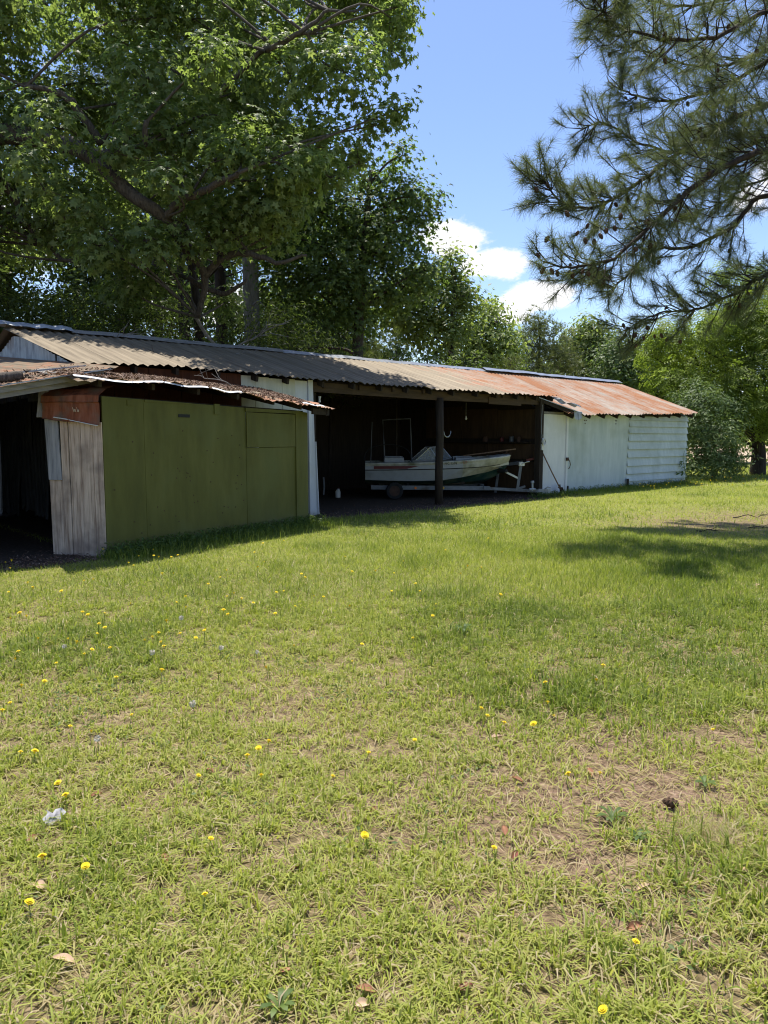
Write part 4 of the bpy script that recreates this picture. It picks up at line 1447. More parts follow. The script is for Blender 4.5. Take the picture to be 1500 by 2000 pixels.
# log and fallen branches lying on the roofs
lg = MB()
pts = [wor(-22.30, -4.55, cz(-22.30, -4.55) + .075), wor(-22.7, -4.45, cz(-22.7, -4.45) + .08), wor(-23.4, -4.3, cz(-23.4, -4.3) + .085), wor(-24.0, -4.2, cz(-24, -4.2) + .08)]
a_, r_ = spline(pts, [.06, .075, .07, .06])
lg.tube(a_, r_, n=9)
for k in range(5):
    c = wor(-22.3 + random.uniform(-.05, .08), -4.57 + random.uniform(-.04, .04), cz(-22.3, -4.55) + random.uniform(.04, .12))
    lg.tube([c, c + np.array([.06, -.02, random.uniform(-.02, .02)])], [.02, .006], n=5)
tag(lg.build('log', M['bark'], smooth=True), 'rotten log lying on the carport roof', 'log')


def twiggy(start, d, length, r, n_side, mat, name, label, cat='branch', seed=0, up=.0):
    rr = np.random.default_rng(seed)
    b = MB()
    start = np.array(start, float)
    d = np.array(d, float)
    d /= np.linalg.norm(d)
    pts = [start]
    for k in range(5):
        pts.append(pts[-1] + (d + rr.normal(0, .22, 3) + [0, 0, up]) * length / 5)
    a, q = spline(pts, list(np.linspace(r, r * .35, 6)), 3)
    b.tube(a, q, n=6)
    for k in range(n_side):
        i = rr.integers(3, len(a) - 1)
        dd = d + rr.normal(0, .8, 3)
        dd[2] = abs(dd[2]) * .8
        dd /= np.linalg.norm(dd)
        l2 = length * rr.uniform(.2, .5)
        p1_ = a[i] + dd * l2 * .5 + rr.normal(0, .03, 3)
        b.tube([a[i], p1_, p1_ + (dd + rr.normal(0, .4, 3)) * l2 * .5], [q[i] * .7, q[i] * .5, q[i] * .25], n=5)
    return tag(b.build(name, mat, smooth=True), label, cat)


def on_lean(i, t, f):
    e_ = np.array(EB[i]) * (1 - t) + np.array(EB[i + 1]) * t
    r_ = np.array(RB[i]) * (1 - t) + np.array(RB[i + 1]) * t
    p = e_ * f + r_ * (1 - f)
    return wor(p[0], p[1], p[2])


twiggy(on_lean(4, .2, .45) + [0, 0, .05], (-.8, .1, .28), .75, .012, 7, M['deadwood'], 'fallen_branch', 'bare forked branch on the litter-covered lean-to roof', seed=3)
twiggy(on_lean(1, .2, .6) + [0, 0, .04], (-.5, .4, .05), .5, .010, 5, M['deadwood'], 'fallen_branch', 'small twig on the lean-to roof above the rusted hood', seed=5)
twiggy(wor(-19.4, -.45, RZ - .04), (.9, -.3, .0), .7, .012, 10, M['deadwood'], 'fallen_branch', 'tangle of dry twigs caught on the shed ridge', seed=8, up=.05)
twiggy(wor(-18.9, -2.0, 3.07), (-.9, -.2, .0), .8, .010, 7, M['bark_dark'], 'fallen_branch', 'dark fallen twig low on the tin roof', seed=11)
twiggy(wor(-17.0, -1.0, 3.36), (.8, -.2, .0), .5, .008, 5, M['deadwood'], 'fallen_branch', 'small pale twig halfway up the tin roof', seed=14)
twiggy(at(380, 615, 18.9), (.6, .0, -.85), 2.1, .05, 3, M['deadwood'], 'fallen_branch', 'dead curved limb dropping onto the shed ridge', seed=21)
twiggy(at(460, 678, 18.0), (.75, .1, .5), 1.6, .025, 8, M['deadwood'], 'fallen_branch', 'grey dead branch propped behind the shed ridge', seed=23)
twiggy(at(690, 690, 21.5), (-1, 0, .1), 2.2, .05, 4, M['bark_dark'], 'fallen_branch', 'dark bowed limb just above the ridge cap', seed=27)

# ------------------------------------------------------------------ trees
def star():
    v = []
    f = []
    for i, (an, ln) in enumerate(((90, .62), (32, .56), (148, .56), (-28, .42), (208, .42))):
        an = math.radians(an)
        c, s = math.cos(an), math.sin(an)
        w = .115
        z = .012 * i
        v += [(-c * .08, -s * .08, z), (c * ln * .36 + s * w * 1.15, s * ln * .36 - c * w * 1.15, z + .01), (c * ln, s * ln, -.10 + z), (c * ln * .36 - s * w * 1.15, s * ln * .36 + c * w * 1.15, z + .01)]
        f.append((4 * i, 4 * i + 1, 4 * i + 2, 4 * i + 3))
    return v, f


T_STAR = star()
T_STAR3 = ([], [])
for i_, (an_, ln_) in enumerate(((90, .62), (20, .55), (160, .55), (-35, .4), (215, .4))):
    an_ = math.radians(an_)
    c_, s_ = math.cos(an_), math.sin(an_)
    T_STAR3[0].extend([(-s_ * .16, c_ * .16, .012 * i_), (s_ * .16, -c_ * .16, .012 * i_), (c_ * ln_, s_ * ln_, -.1)])
    T_STAR3[1].append((3 * i_, 3 * i_ + 1, 3 * i_ + 2))
T_LONG = ([(0, -.5, 0), (.15, -.05, .04), (0, .5, -.10), (-.15, -.05, .04)], [(0, 1, 2), (0, 2, 3)])
T_COMP = ([], [])        # pinnate leaf: pairs of leaflets
for k_ in range(4):
    for sg in (-1, 1):
        b_ = len(T_COMP[0])
        y_ = -.5 + k_ * .27
        T_COMP[0].extend([(0, y_, 0), (sg * .16, y_ + .02, .03), (sg * .34, y_ + .14, -.06), (sg * .13, y_ + .12, .02)])
        T_COMP[1].extend([(b_, b_ + 1, b_ + 2, b_ + 3)])
T_TUFT = ([], [])
_r = np.random.default_rng(2)
for k_ in range(9):
    d_ = _r.normal(0, 1, 3)
    d_[2] = abs(d_[2]) * .9 + .2
    d_ /= np.linalg.norm(d_)
    s_ = np.cross(d_, [.3, .8, .1])
    s_ = s_ / np.linalg.norm(s_) * .022
    T_TUFT[0].extend([tuple(-s_), tuple(s_), tuple(d_ * .55)])
    T_TUFT[1].append((3 * k_, 3 * k_ + 1, 3 * k_ + 2))


def unit(n):
    d = rng.normal(0, 1, (n, 3))
    return d / np.linalg.norm(d, axis=1, keepdims=True)


def crown_pts(lobes, sprays, per, spread, shell=.5, flat=.8):
    """leaf positions, outward directions and a per-spray tint for a set of lobes (centre, radius)"""
    Ps, Os, Ts = [], [], []
    heads = []
    for (c, r) in lobes:
        c = np.array(c, float)
        k = max(3, int(sprays * r * r))
        d = unit(k)
        rad = r * (shell + (1 - shell) * rng.random(k) ** .6)
        h = c + d * rad[:, None] * np.array([1, 1, flat])
        heads.append((c, h))
        hp = np.repeat(h, per, 0)
        off = rng.normal(0, 1, (len(hp), 3)) * spread * np.array([1, 1, .7])
        Ps.append(hp + off)
        Os.append(np.repeat(d, per, 0) * .75 + off / spread * .3)
        Ts.append(np.repeat(rng.normal(0, .14, k), per))
    return np.concatenate(Ps), np.concatenate(Os), np.concatenate(Ts), heads


def tree(name, label, base, trunk, lobes, mat, barkm, leaf=.13, tmpl=T_OVAL, sprays=40, per=12, spread=.2, group=None, cat='tree', var0=.5, shell=.5, twigs=6, limb_r=.06, upb=.8, limbs=(), limb_from=None, flat=.8, sizej=.35):
    base = np.array(base, float)
    root = tag(empty(name, base), label, cat, group)
    P, O, Tn, heads = crown_pts(lobes, sprays, per, spread, shell, flat)
    n = len(P)
    Nrm = O + np.array([0, 0, upb]) + rng.normal(0, .45, (n, 3))
    var = np.clip(var0 + Tn + rng.normal(0, .16, n), 0, 1)
    Vv, Fs, va = leafcloud(P - base, Nrm, leaf * rng.uniform(1 - sizej, 1 + sizej, n), *tmpl, var)
    link('crown', mesh_np('crown', Vv, Fs, {'var': va}), mat, root)
    if trunk:
        b = MB()
        tp, trd = [np.array(p, float) for p, _ in trunk], [r for _, r in trunk]
        a, q = spline(tp, trd, 5)
        b.tube([p - base for p in a], q, n=10)
        a = np.array(a)
        for (pts) in limbs:
            pa, pq = spline([p for p, _ in pts], [r for _, r in pts], 4)
            pa = [p + rng.normal(0, .02, 3) for p in pa]
            b.tube([p - base for p in pa], pq, n=8)
        for (c, h) in heads:
            src = a if limb_from is None else limb_from
            zz = c[2] - .55 * np.linalg.norm((src - c)[:, :2], axis=1)
            i = int(np.argmin(np.abs(src[:, 2] - zz) + .3 * np.linalg.norm(src - c, axis=1)))
            s0 = src[i]
            mid = (s0 + c) / 2 + rng.normal(0, .2, 3) + [0, 0, .15]
            pa, pq = spline([s0, mid, c], [limb_r, limb_r * .7, limb_r * .35], 4)
            b.tube([p - base for p in pa], pq, n=6, cap=False)
            for j in range(min(twigs, len(h))):
                e_ = h[j]
                m_ = (c + e_) / 2 + rng.normal(0, .12, 3)
                b.tube([c - base, m_ - base, e_ - base], [limb_r * .32, limb_r * .22, limb_r * .1], n=4, cap=False)
        b.build('trunk', barkm, root, smooth=True)
    return root


def LB(lst, Y=None):
    out = []
    for t_ in lst:
        if len(t_) == 4:
            u, v, y, r = t_
        else:
            u, v, r = t_
            y = Y
        out.append((at(u, v, y + rng.uniform(-.3, .3)), r))
    return out


# -- big sweetgum on the left
rows = [(-40, -320, 740), (60, -300, 722), (165, -300, 715), (265, -300, 675), (360, -300, 560), (455, -300, 420)]
lob = []
for (v, ul, ur) in rows:
    u = ul
    while u < ur + 20:
        uu = min(u, ur) + random.uniform(-18, 18)
        if not (255 < uu < 460 and 400 < v < 560 and random.random() < .5):
            lob.append((at(uu, v + random.uniform(-25, 25), 16.4 + 3.6 * random.random() + (0 if v < 300 else .6)), random.uniform(.85, 1.2)))
        u += random.uniform(82, 112)
# outlying sprays on the right edge
lob += LB([(60, 330, 15.6, .6), (150, 400, 15.6, .6), (230, 300, 15.6, .5), (330, 360, 15.6, .55), (110, 250, 15.6, .6), (280, 470, 16, .6), (190, 480, 16, .6), (350, 470, 16.6, .55), (300, 545, 18.6, .7), (440, 590, 19.5, .5), (250, 560, 18.6, .8), (410, 460, 16.6, .5), (770, 40, 17.5, .5), (765, 100, 17.5, .45), (775, 215, 17.5, .42), (735, 245, 17.5, .5), (790, 10, 17.5, .45), (700, 320, 17.5, .4), (640, 345, 17, .55), (440, 310, 15.8, .55), (480, 280, 15.8, .65), (410, 120, 15.8, .65), (430, 420, 17, .8), (500, 400, 17, .9), (530, 450, 17.5, .7), (560, 400, 17, .8), (460, 470, 19, .6), (560, 330, 16, .8)])
tb_ = np.array([-9.4, 17.6, 0])
limbA = [(at(-12, 262, 17.2), .23), (at(90, 270, 16.8), .20), (at(180, 308, 16.5), .18), (at(250, 372, 16.4), .15), (at(318, 425, 16.5), .13), (at(372, 500, 17.2), .10), (at(400, 540, 17.6), .085), (at(388, 620, 18.0), .06)]
limbB = [(at(318, 425, 16.5), .10), (at(370, 385, 16.2), .085), (at(420, 360, 15.8), .07), (at(465, 338, 15.4), .05)]
limbC = [(at(180, 308, 16.5), .11), (at(230, 293, 16.3), .09), (at(280, 280, 16), .07), (at(285, 240, 15.8), .05)]
limbD = [(at(200, 280, 17.5), .10), (at(150, 215, 17.2), .09), (at(110, 180, 17.0), .07), (at(50, 170, 16.8), .05)]
limbE = [(at(-20, 330, 18), .10), (at(30, 390, 18.2), .09), (at(50, 440, 18.4), .07), (at(100, 440, 18.2), .05), (at(160, 415, 18), .03)]
limbF = [(at(50, 440, 18.4), .07), (at(95, 480, 18.4), .06), (at(130, 510, 18.2), .05), (at(190, 490, 18), .035), (at(225, 450, 17.8), .02)]
limbG = [(at(400, 540, 17.6), .09), (at(440, 500, 17.4), .08), (at(490, 498, 17.2), .07), (at(540, 512, 17), .05), (at(600, 500, 17), .03)]
limbH = [(at(318, 532, 19), .05), (at(360, 540, 18.6), .06), (at(395, 560, 18.2), .07), (at(440, 575, 18.0), .06), (at(480, 545, 17.6), .03)]
limbI = [(at(520, 100, 16.5), .06), (at(590, 60, 16.4), .045), (at(640, 20, 16.4), .03)]
limbJ = [(at(430, 180, 17.2), .07), (at(530, 85, 16.8), .05), (at(600, 65, 16.4), .03)]
limb_src = np.array([p for lm in (limbA, limbB, limbC, limbD, limbE, limbF, limbG, limbI, limbJ) for p, _ in lm] + [np.array([-8.6, 17.2, z]) for z in (9, 10.5, 12, 13.5)])
tree('sweetgum_tree', 'large sweetgum with star-shaped leaves leaning over the left shed roof', tb_, [(tb_ + [0, 0, -.1], .42), (tb_ + [.05, 0, 3], .36), (tb_ + [.1, -.1, 6], .32), (tb_ + [.3, -.2, 9], .27), (tb_ + [.9, -.4, 13], .2), (tb_ + [2.2, -.6, 16], .1)],
     lob, M['l_gum'], M['bark'], leaf=.172, tmpl=T_STAR, sprays=72, per=11, spread=.18, var0=.6, shell=.3, twigs=5, limb_r=.035, upb=.75, limbs=(limbA, limbB, limbC, limbD, limbE, limbF, limbG, limbH, limbI, limbJ), limb_from=limb_src)

# -- second gum behind the middle of the shed
b2 = at(690, 700, 24.5)
b2[2] = 0
tree('sweetgum_tree', 'smaller sweetgum behind the ridge with loose sprays against the sky', b2, [(b2 + [0, 0, -.1], .24), (b2 + [.1, 0, 3.5], .2), (b2 + [.3, 0, 7], .14), (b2 + [.6, 0, 10], .06)],
     LB([(600, 300, 1.0), (640, 400, 1.2), (700, 440, 1.1), (745, 355, .8), (785, 305, .55), (815, 385, .8), (830, 420, .5), (770, 400, 1.0), (800, 470, .8), (745, 480, 1.1), (680, 520, 1.3), (610, 500, 1.3), (590, 400, 1.2), (560, 560, 1.3), (640, 580, 1.3), (720, 570, 1.2), (790, 560, 1.0), (830, 530, .7), (600, 640, 1.1), (680, 640, 1.0), (540, 470, 1.3)], 24.5),
     M['l_gum2'], M['bark'], leaf=.20, tmpl=T_STAR3, sprays=62, per=11, spread=.24, var0=.5, shell=.4, twigs=5, limb_r=.05)
b3 = at(880, 720, 31)
b3[2] = 0
tree('hardwood_tree', 'dark narrow tree rising above the ridge beside the cloud', b3, [(b3, .2), (b3 + [0, 0, 4], .15), (b3 + [.1, 0, 8], .05)],
     LB([(880, 505, .5), (865, 530, .6), (905, 548, .6), (880, 575, .85), (915, 580, .55), (850, 600, 1.0), (895, 630, .9), (930, 600, .35), (820, 560, 1.2), (800, 620, 1.3), (850, 660, 1.2), (760, 600, 1.2)], 31), M['l_mid'], M['bark'], leaf=.21, tmpl=T_OVAL, sprays=70, per=13, spread=.28, var0=.42, limb_r=.05)

# -- pine trunks standing behind, with dead side limbs
for (u, Y, r, mt, lab) in ((432, 25, .20, 'bark_dark', 'dark pine trunk behind the shed left of the grey one'), (491, 24, .265, 'bark_pale', 'stout grey pine trunk behind the shed'), (309, 27, .16, 'bark_dark', 'thin dark trunk in the left woods'), (385, 20.5, .14, 'bark_dark', 'slim near trunk just behind the tin roof'),
                         (355, 29, .13, 'bark_dark', 'slender trunk between two dark pine trunks'), (240, 30, .2, 'bark_dark', 'dark trunk deep in the left woods')):
    bb = at(u, 640, Y)
    bb[2] = 0
    rt = tag(empty('pine_tree', bb), lab, 'tree', 'trunks standing behind the shed')
    q = MB()
    a, rr = spline([(0, 0, -.1), (.03, 0, 4), (.0, 0, 8), (.1, 0, 13), (.2, 0, 17)] if u != 385 else [(0, 0, -.1), (.03, 0, 2.5), (.05, 0, 4.5), (-.15, 0, 6.5), (-.5, 0, 9)], [r * 1.1, r, r * .92, r * .7, r * .3], 5)
    q.tube(a, rr, n=12)
    for k in range(10):
        z = random.uniform(3.4, 9)
        an = random.uniform(0, 6.28)
        l_ = random.uniform(.8, 2.2)
        p_ = np.array([0.02, 0, z])
        d_ = np.array([math.cos(an), math.sin(an), random.uniform(-.1, .5)])
        q.tube([p_, p_ + d_ * l_ * .5 + [0, 0, .1], p_ + d_ * l_ + [0, 0, random.uniform(-.2, .4)]], [.035, .025, .01], n=5)
    q.build('trunk', M[mt], rt, smooth=True)
    cl = [(bb + np.array([random.uniform(-1.6, 1.6), random.uniform(-1.6, 1.6), random.uniform(9.5, 16)]), random.uniform(.9, 1.3)) for _ in range(9)]
    P, O, Tn, _h = crown_pts(cl, 26, 6, .3, .4)
    Vv, Fs, va = leafcloud(P - bb, O + np.array([0, 0, .9]), .5 * rng.uniform(.7, 1.3, len(P)), *T_TUFT, np.clip(.4 + Tn, 0, 1))
    link('crown', mesh_np('crown', Vv, Fs, {'var': va}), M['needle'], rt)

# -- dark understory shrubs right behind the roof
und = [(-60, 600, 18.5, 1.2, 'left edge'), (40, 615, 18.5, 1.1, ''), (140, 620, 19, 1.1, ''), (250, 610, 19.5, 1.15, ''), (335, 640, 20, .85, ''), (470, 650, 20.5, .9, ''), (560, 650, 21, 1.05, ''), (640, 680, 22.5, .9, '')]
ulab = ['dark shrub at the far left behind the galvanised gable', 'dark leafy shrub above the left end of the ridge', 'dark shrub with hanging sprays behind the left roof', 'rounded dark shrub left of the slim trunk', 'low shrub at the foot of the slim trunk',
        'fine-leaved shrub below the grey pine trunk', 'drooping laurel shrub right of the grey pine trunk', 'low dark shrub where the ridge cap turns pale']
for i, (u, v, Y, r, _) in enumerate(und):
    bb = at(u, v, Y)
    bb[2] = 0
    tree('understory_shrub', ulab[i], bb, [(bb, .06), (bb + [.05, 0, 1.5], .05), (bb + [.1, 0, 3], .03)],
         LB([(u, v, Y, r), (u - 45, v + 40, Y + .2, r * .8), (u + 45, v + 35, Y, r * .85), (u + 5, v + 75, Y - .2, r * .9), (u - 20, v - 35, Y + .4, r * .6)]), M['l_under'], M['bark_dark'], leaf=.13, tmpl=T_LONG, sprays=60, per=14, spread=.17, var0=.45 + .1 * (i in (5, 6)), group='understory shrubs behind the roof', cat='shrub', limb_r=.02, upb=.5, shell=.3)

# -- woods further back on the left
wl = [(-180, 520, 34, 'dense dark tree beyond the left edge of the woods'), (20, 500, 36, 'dark woodland tree behind the sweetgum limb'), (150, 540, 38, 'dark woodland tree low behind the left roof'), (265, 480, 37, 'dark woodland tree left of the bright sky gap'),
      (365, 560, 44, 'hazy woodland tree filling the sky gap between trunks'), (450, 590, 46, 'low woodland tree between the pine trunks'), (545, 540, 36, 'dark woodland tree right of the grey pine trunk'), (660, 590, 40, 'dark woodland tree under the smaller sweetgum')]
for i, (u, v, Y, lab) in enumerate(wl):
    bb = at(u, 700, Y)
    bb[2] = 0
    L_ = []
    for k in range(11):
        L_.append((at(u + random.uniform(-75, 75), v + random.uniform(-150, 150), Y + random.uniform(-2, 2)), random.uniform(1.3, 2.0)))
    tree('woodland_tree', lab, bb, [(bb, .25), (bb + [0, 0, 5], .2), (bb + [.2, 0, 11], .08)], L_, M['l_dark'], M['bark_dark'], leaf=.30, tmpl=T_OVAL, sprays=16, per=12, spread=.4, var0=.5, group='dark trees in the woods behind the shed', limb_r=.07)

# -- row of trees beyond the right half of the roof
def bgtree(name, lab, u, Y, lobes, mat, tm, leaf, sprays, per, spread, var0=.5, upb=.6, grp='trees beyond the right half of the roof', bark='bark_dark'):
    bb = at(u, 740, Y)
    bb[2] = 0
    top = max(c[2] for c, r in lobes)
    return tree(name, lab, bb, [(bb, .18), (bb + [0, 0, top * .5], .12), (bb + [.1, 0, top * .95], .03)], lobes, M[mat], M[bark], leaf=leaf * 1.08, tmpl=tm, sprays=sprays * 1.7, per=per, spread=spread, var0=var0, upb=upb, group=grp, limb_r=.05)


bgtree('poplar_tree', 'tall pale green tree left of the lower cloud', 955, 36, LB([(962, 598, .6), (940, 630, .8), (972, 628, .7), (985, 660, .75), (930, 670, 1.0), (965, 680, 1.3), (905, 640, .9), (995, 690, .9), (900, 690, 1.1), (940, 715, 1.2)], 36), 'l_mid', T_OVAL, .20, 34, 13, .28, .72)
bgtree('cedar_tree', 'dark bristly pine standing under the lower cloud', 1050, 42, LB([(1050, 622, .55), (1070, 635, .5), (1040, 645, .8), (1085, 650, .5), (1030, 670, 1.2), (1065, 670, 1.2), (1050, 710, 1.5), (1085, 700, 1.2), (1020, 715, 1.2), (1095, 725, 1.0)], 42), 'needle', T_TUFT, .50, 26, 5, .3, .75)
bgtree('round_tree', 'round crowned green tree against the blue sky', 1150, 46, LB([(1150, 640, 1.0), (1125, 660, 1.0), (1175, 662, 1.0), (1150, 680, 1.5), (1110, 695, 1.3), (1190, 700, 1.3), (1150, 720, 1.4)], 46), 'l_mid', T_OVAL, .22, 32, 13, .3, .45)
bgtree('round_tree', 'olive green tree dipping behind the end of the ridge', 1215, 40, LB([(1215, 685, 1.0), (1185, 705, .9), (1240, 700, 1.0), (1215, 730, 1.3), (1190, 745, 1.1), (1250, 735, 1.1), (1265, 700, .8)], 40), 'l_shrub', T_OVAL, .18, 36, 13, .28, .45)
bgtree('dark_thicket_tree', 'very dark tree behind the rusty roof corner', 1235, 45, LB([(1230, 760, 1.6), (1280, 750, 1.6), (1180, 745, 1.4), (1320, 760, 1.5), (1120, 735, 1.4), (1060, 735, 1.2), (990, 730, 1.2)], 45), 'l_dark', T_OVAL, .26, 20, 12, .35, .3)
for (u, lab, mt, Y) in ((1330, 'hazy green tree behind the left side of the walnut', 'l_mid', 44), (1440, 'pale tree behind the walnut crown', 'l_walnut', 46), (1560, 'green tree at the right beyond the walnut trunk', 'l_mid', 43), (1700, 'far green tree beyond the right edge of the yard', 'l_mid', 45), (1860, 'last green tree at the right of the field edge', 'l_shrub', 46)):
    bgtree('field_edge_tree', lab, u, Y, [(at(u + random.uniform(-60, 60), random.uniform(640, 850), Y + random.uniform(-1.5, 1.5)), random.uniform(1.2, 1.8)) for _ in range(9)], mt, T_OVAL, .26, 13, 12, .36, .5, grp='trees along the field edge')
yl = [(715, 640, 27, 'young pine with drooping needles left of the pale saplings'), (765, 660, 28, 'young pine behind the bright maple sprigs'), (690, 690, 26, 'low young pine at the ridge beneath the sweetgum'), (935, 695, 30, 'young pine rising above the overlapping ridge caps'), (1000, 705, 30, 'young pine left of the dark bristly pine'), (870, 700, 30, 'young pine between the two pale saplings'), (1075, 725, 33, 'low young pine under the dark bristly pine')]
for (u, v, Y, lab) in yl:
    bb = at(u, 740, Y)
    bb[2] = 0
    L_ = [(at(u + random.uniform(-16, 16), v + k * 17, Y), .35 + .13 * k) for k in range(6)]
    tree('young_pine_tree', lab, bb, [(bb, .06), (bb + [0, 0, 2.5], .04), (L_[0][0], .015)], L_, M['needle_young'], M['bark'], leaf=.42, tmpl=T_TUFT, sprays=44, per=5, spread=.16, var0=.5, group='young pines behind the ridge', limb_r=.015, upb=1.4)
for (u, v, Y, lab) in ((775, 690, 23, 'pale sapling with fresh leaves near the middle of the ridge'), (835, 712, 24.5, 'bright maple sprig just above the pale ridge cap'), (930, 715, 27, 'bright maple sapling left of the raised ridge cap'), (890, 725, 26, 'low bright sprig between pale saplings'), (1010, 725, 30, 'yellow-green sapling behind the rusty roof')):
    bb = at(u, 760, Y)
    bb[2] = 0
    tree('sapling', lab, bb, [(bb, .03), (bb + [0, 0, 2], .02), (at(u, v - 12, Y), .01)], LB([(u, v, Y, .42), (u - 18, v + 14, Y, .38), (u + 18, v + 18, Y, .42), (u + 3, v - 20, Y, .25), (u, v + 40, Y, .5)]), M['l_pale'], M['bark'], leaf=.15, tmpl=T_STAR3, sprays=60, per=9, spread=.12, var0=.6, group='bright saplings behind the ridge', limb_r=.012)

# -- walnut tree and shrub at the right end
b5 = np.array([15.9, 31.6, 0])
wl_ = []
for (u, v, r) in [(1300, 655, 1.0), (1360, 650, 1.2), (1420, 640, 1.3), (1480, 640, 1.4), (1550, 640, 1.5), (1280, 700, 1.0), (1340, 705, 1.2), (1400, 700, 1.2), (1470, 700, 1.3), (1540, 700, 1.3), (1310, 745, .9), (1370, 755, 1.1), (1440, 750, 1.2), (1510, 755, 1.2),
                  (1480, 600, 1.2), (1420, 610, 1.0), (1410, 545, .7), (1470, 550, .9), (1560, 600, 1.3), (1450, 800, 1.0), (1520, 810, 1.1), (1390, 800, .9), (1570, 780, 1.2), (1600, 680, 1.4), (1500, 840, .7), (1630, 760, 1.2)]:
    wl_.append((at(u, v, 30.5 + random.uniform(-1.6, 1.8)), r * .92))
tree('walnut_tree', 'sunny yellow-green walnut tree at the right end of the shed', b5, [(b5 + [0, 0, -.1], .34), (b5 + [0, 0, 1.0], .27), (b5 + [-.15, 0, 2.0], .22), (b5 + [-.5, 0, 4.5], .15), (b5 + [-.7, 0, 8], .06)], wl_, M['l_walnut'], M['bark_dark'], leaf=.38, tmpl=T_COMP, sprays=36, per=9, spread=.28, var0=.52, shell=.3, twigs=5, limb_r=.06, upb=.7,
     limbs=([(b5 + [0, 0, 1.2], .17), (b5 + [-.9, 0, 2.4], .12), (b5 + [-2.2, 0, 4.0], .09), (b5 + [-3.2, 0, 5.4], .05)], [(b5 + [0, 0, 1.3], .15), (b5 + [.5, 0, 3.2], .11), (b5 + [.6, 0, 6], .07)], [(b5 + [-.3, 0, 3], .1), (b5 + [-1.0, 0, 5], .08), (b5 + [-1.2, 0, 6.6], .05)]))
MBb = MB()
MBb.tube([at(1445, 893, 31.4), at(1465, 890, 31.3), at(1485, 893, 31.2)], [.04, .05, .06], n=7)
tag(MBb.build('fallen_limb', M['bark_dark'], smooth=True), 'dark low limb lying beside the walnut trunk', 'branch')
bs_ = at(1395, 880, 27.8)
bs_[2] = 0
tree('privet_shrub', 'dense grey-green shrub crowding the white end wall', bs_, [(bs_, .08), (bs_ + [0, 0, 1.0], .06), (bs_ + [0, 0, 2.4], .03)],
     LB([(1365, 790, 27.6, .9), (1400, 800, 28.4, .9), (1430, 820, 28.4, .7), (1360, 830, 27.0, .8), (1400, 850, 27.4, .9), (1420, 880, 27.4, .75), (1365, 880, 26.7, .75), (1395, 905, 27, .7), (1435, 905, 27.8, .5), (1355, 910, 26.6, .5), (1350, 770, 28.5, .8)]),
     M['l_shrub'], M['bark'], leaf=.15, tmpl=T_LONG, sprays=150, per=14, spread=.16, var0=.5, cat='shrub', limb_r=.025, shell=.35)
bv = wor(-.5, -2.95, 0)
tree('vine', 'thin vine climbing the lower right corner of the white siding', bv, [(bv, .008), (wor(-.6, -2.93, .5), .007), (wor(-.75, -2.92, .9), .005), (wor(-.5, -2.92, 1.3), .004)], [(wor(-.6, -2.98, .45), .18), (wor(-.85, -2.97, .75), .16), (wor(-.45, -2.97, .95), .18), (wor(-1.1, -2.96, .4), .12)], M['l_shrub'], M['stem'], leaf=.10, tmpl=T_OVAL, sprays=260, per=3, spread=.05, var0=.4, cat='vine', limb_r=.006, twigs=3)
# far tree line closing the horizon
L_ = []
for k in range(95):
    x = -120 + k * 3.6
    y = 150 + 25 * math.sin(k * .37) + (20 if k % 2 else 0)
    for j in range(3):
        L_.append((np.array([x + random.uniform(-2, 2), y, random.uniform(1.5, 9)]), random.uniform(2.6, 3.8)))
P, O, Tn, _h = crown_pts(L_, 1.1, 12, .9, .5)
Vv, Fs, va = leafcloud(P, O + np.array([0, 0, .6]), rng.uniform(.7, 1.2, len(P)), *T_OVAL, np.clip(.5 + Tn, 0, 1))
tag(link('distant_woods', mesh_np('distant_woods', Vv, Fs, {'var': va}), M['l_mid']), 'far line of woods closing the field', 'woods', kind='stuff')

# ------------------------------------------------------------------ the near pine on the right
pb_ = np.array([9.4, 13.6, 0])
pine = tag(empty('pine_tree', pb_), 'near pine at the right with long needles and hanging cones', 'tree')
wood = MB()
wood.tube([p - pb_ for p in spline([pb_ + [0, 0, -.1], pb_ + [0, 0, 4], pb_ + [.1, 0, 9], pb_ + [.1, 0, 15]], [.36, .32, .26, .15], 4)[0]], list(np.linspace(.36, .15, 13)), n=12)
PL = [
    ([(1640, 330), (1500, 295), (1400, 335), (1330, 385), (1270, 440), (1200, 502), (1120, 522), (1062, 512)], 12.2, 11.0, .07, .85),
    ([(1650, 420), (1500, 380), (1430, 442), (1350, 482), (1270, 492), (1200, 560), (1160, 540)], 13.2, 13.9, .06, .75),
    ([(1650, 160), (1500, 205), (1420, 240), (1330, 295), (1240, 362), (1160, 405), (1095, 395), (1062, 350)], 12.6, 12.2, .065, 1.1),
    ([(1640, 60), (1500, 120), (1400, 172), (1300, 198), (1225, 180), (1190, 160)], 13.5, 15.5, .055, 1.0),
    ([(1640, 500), (1500, 535), (1440, 572), (1360, 606), (1290, 610), (1225, 645)], 13.0, 13.4, .05, .72),
    ([(1640, -10), (1500, 20), (1400, 70), (1290, 75), (1200, 45), (1175, 20)], 12.8, 10.8, .055, 1.1),
    ([(1640, 240), (1520, 260), (1420, 300), (1330, 300), (1240, 275), (1180, 240), (1140, 250)], 13.4, 14.8, .05, 1.0),
    ([(1660, 100), (1540, 90), (1440, 120), (1360, 130), (1290, 110), (1230, 90)], 14.2, 16.5, .05, .8),
    ([(1660, -40), (1540, -30), (1420, 0), (1320, 10), (1230, -10), (1170, 0)], 14.0, 15.5, .05, .6),
    ([(1660, 330), (1560, 330), (1470, 360), (1400, 400), (1340, 420)], 13.8, 15.0, .04, 1.0),
]
tufts, tdir, cones, tvar = [], [], [], []
twig = MB()
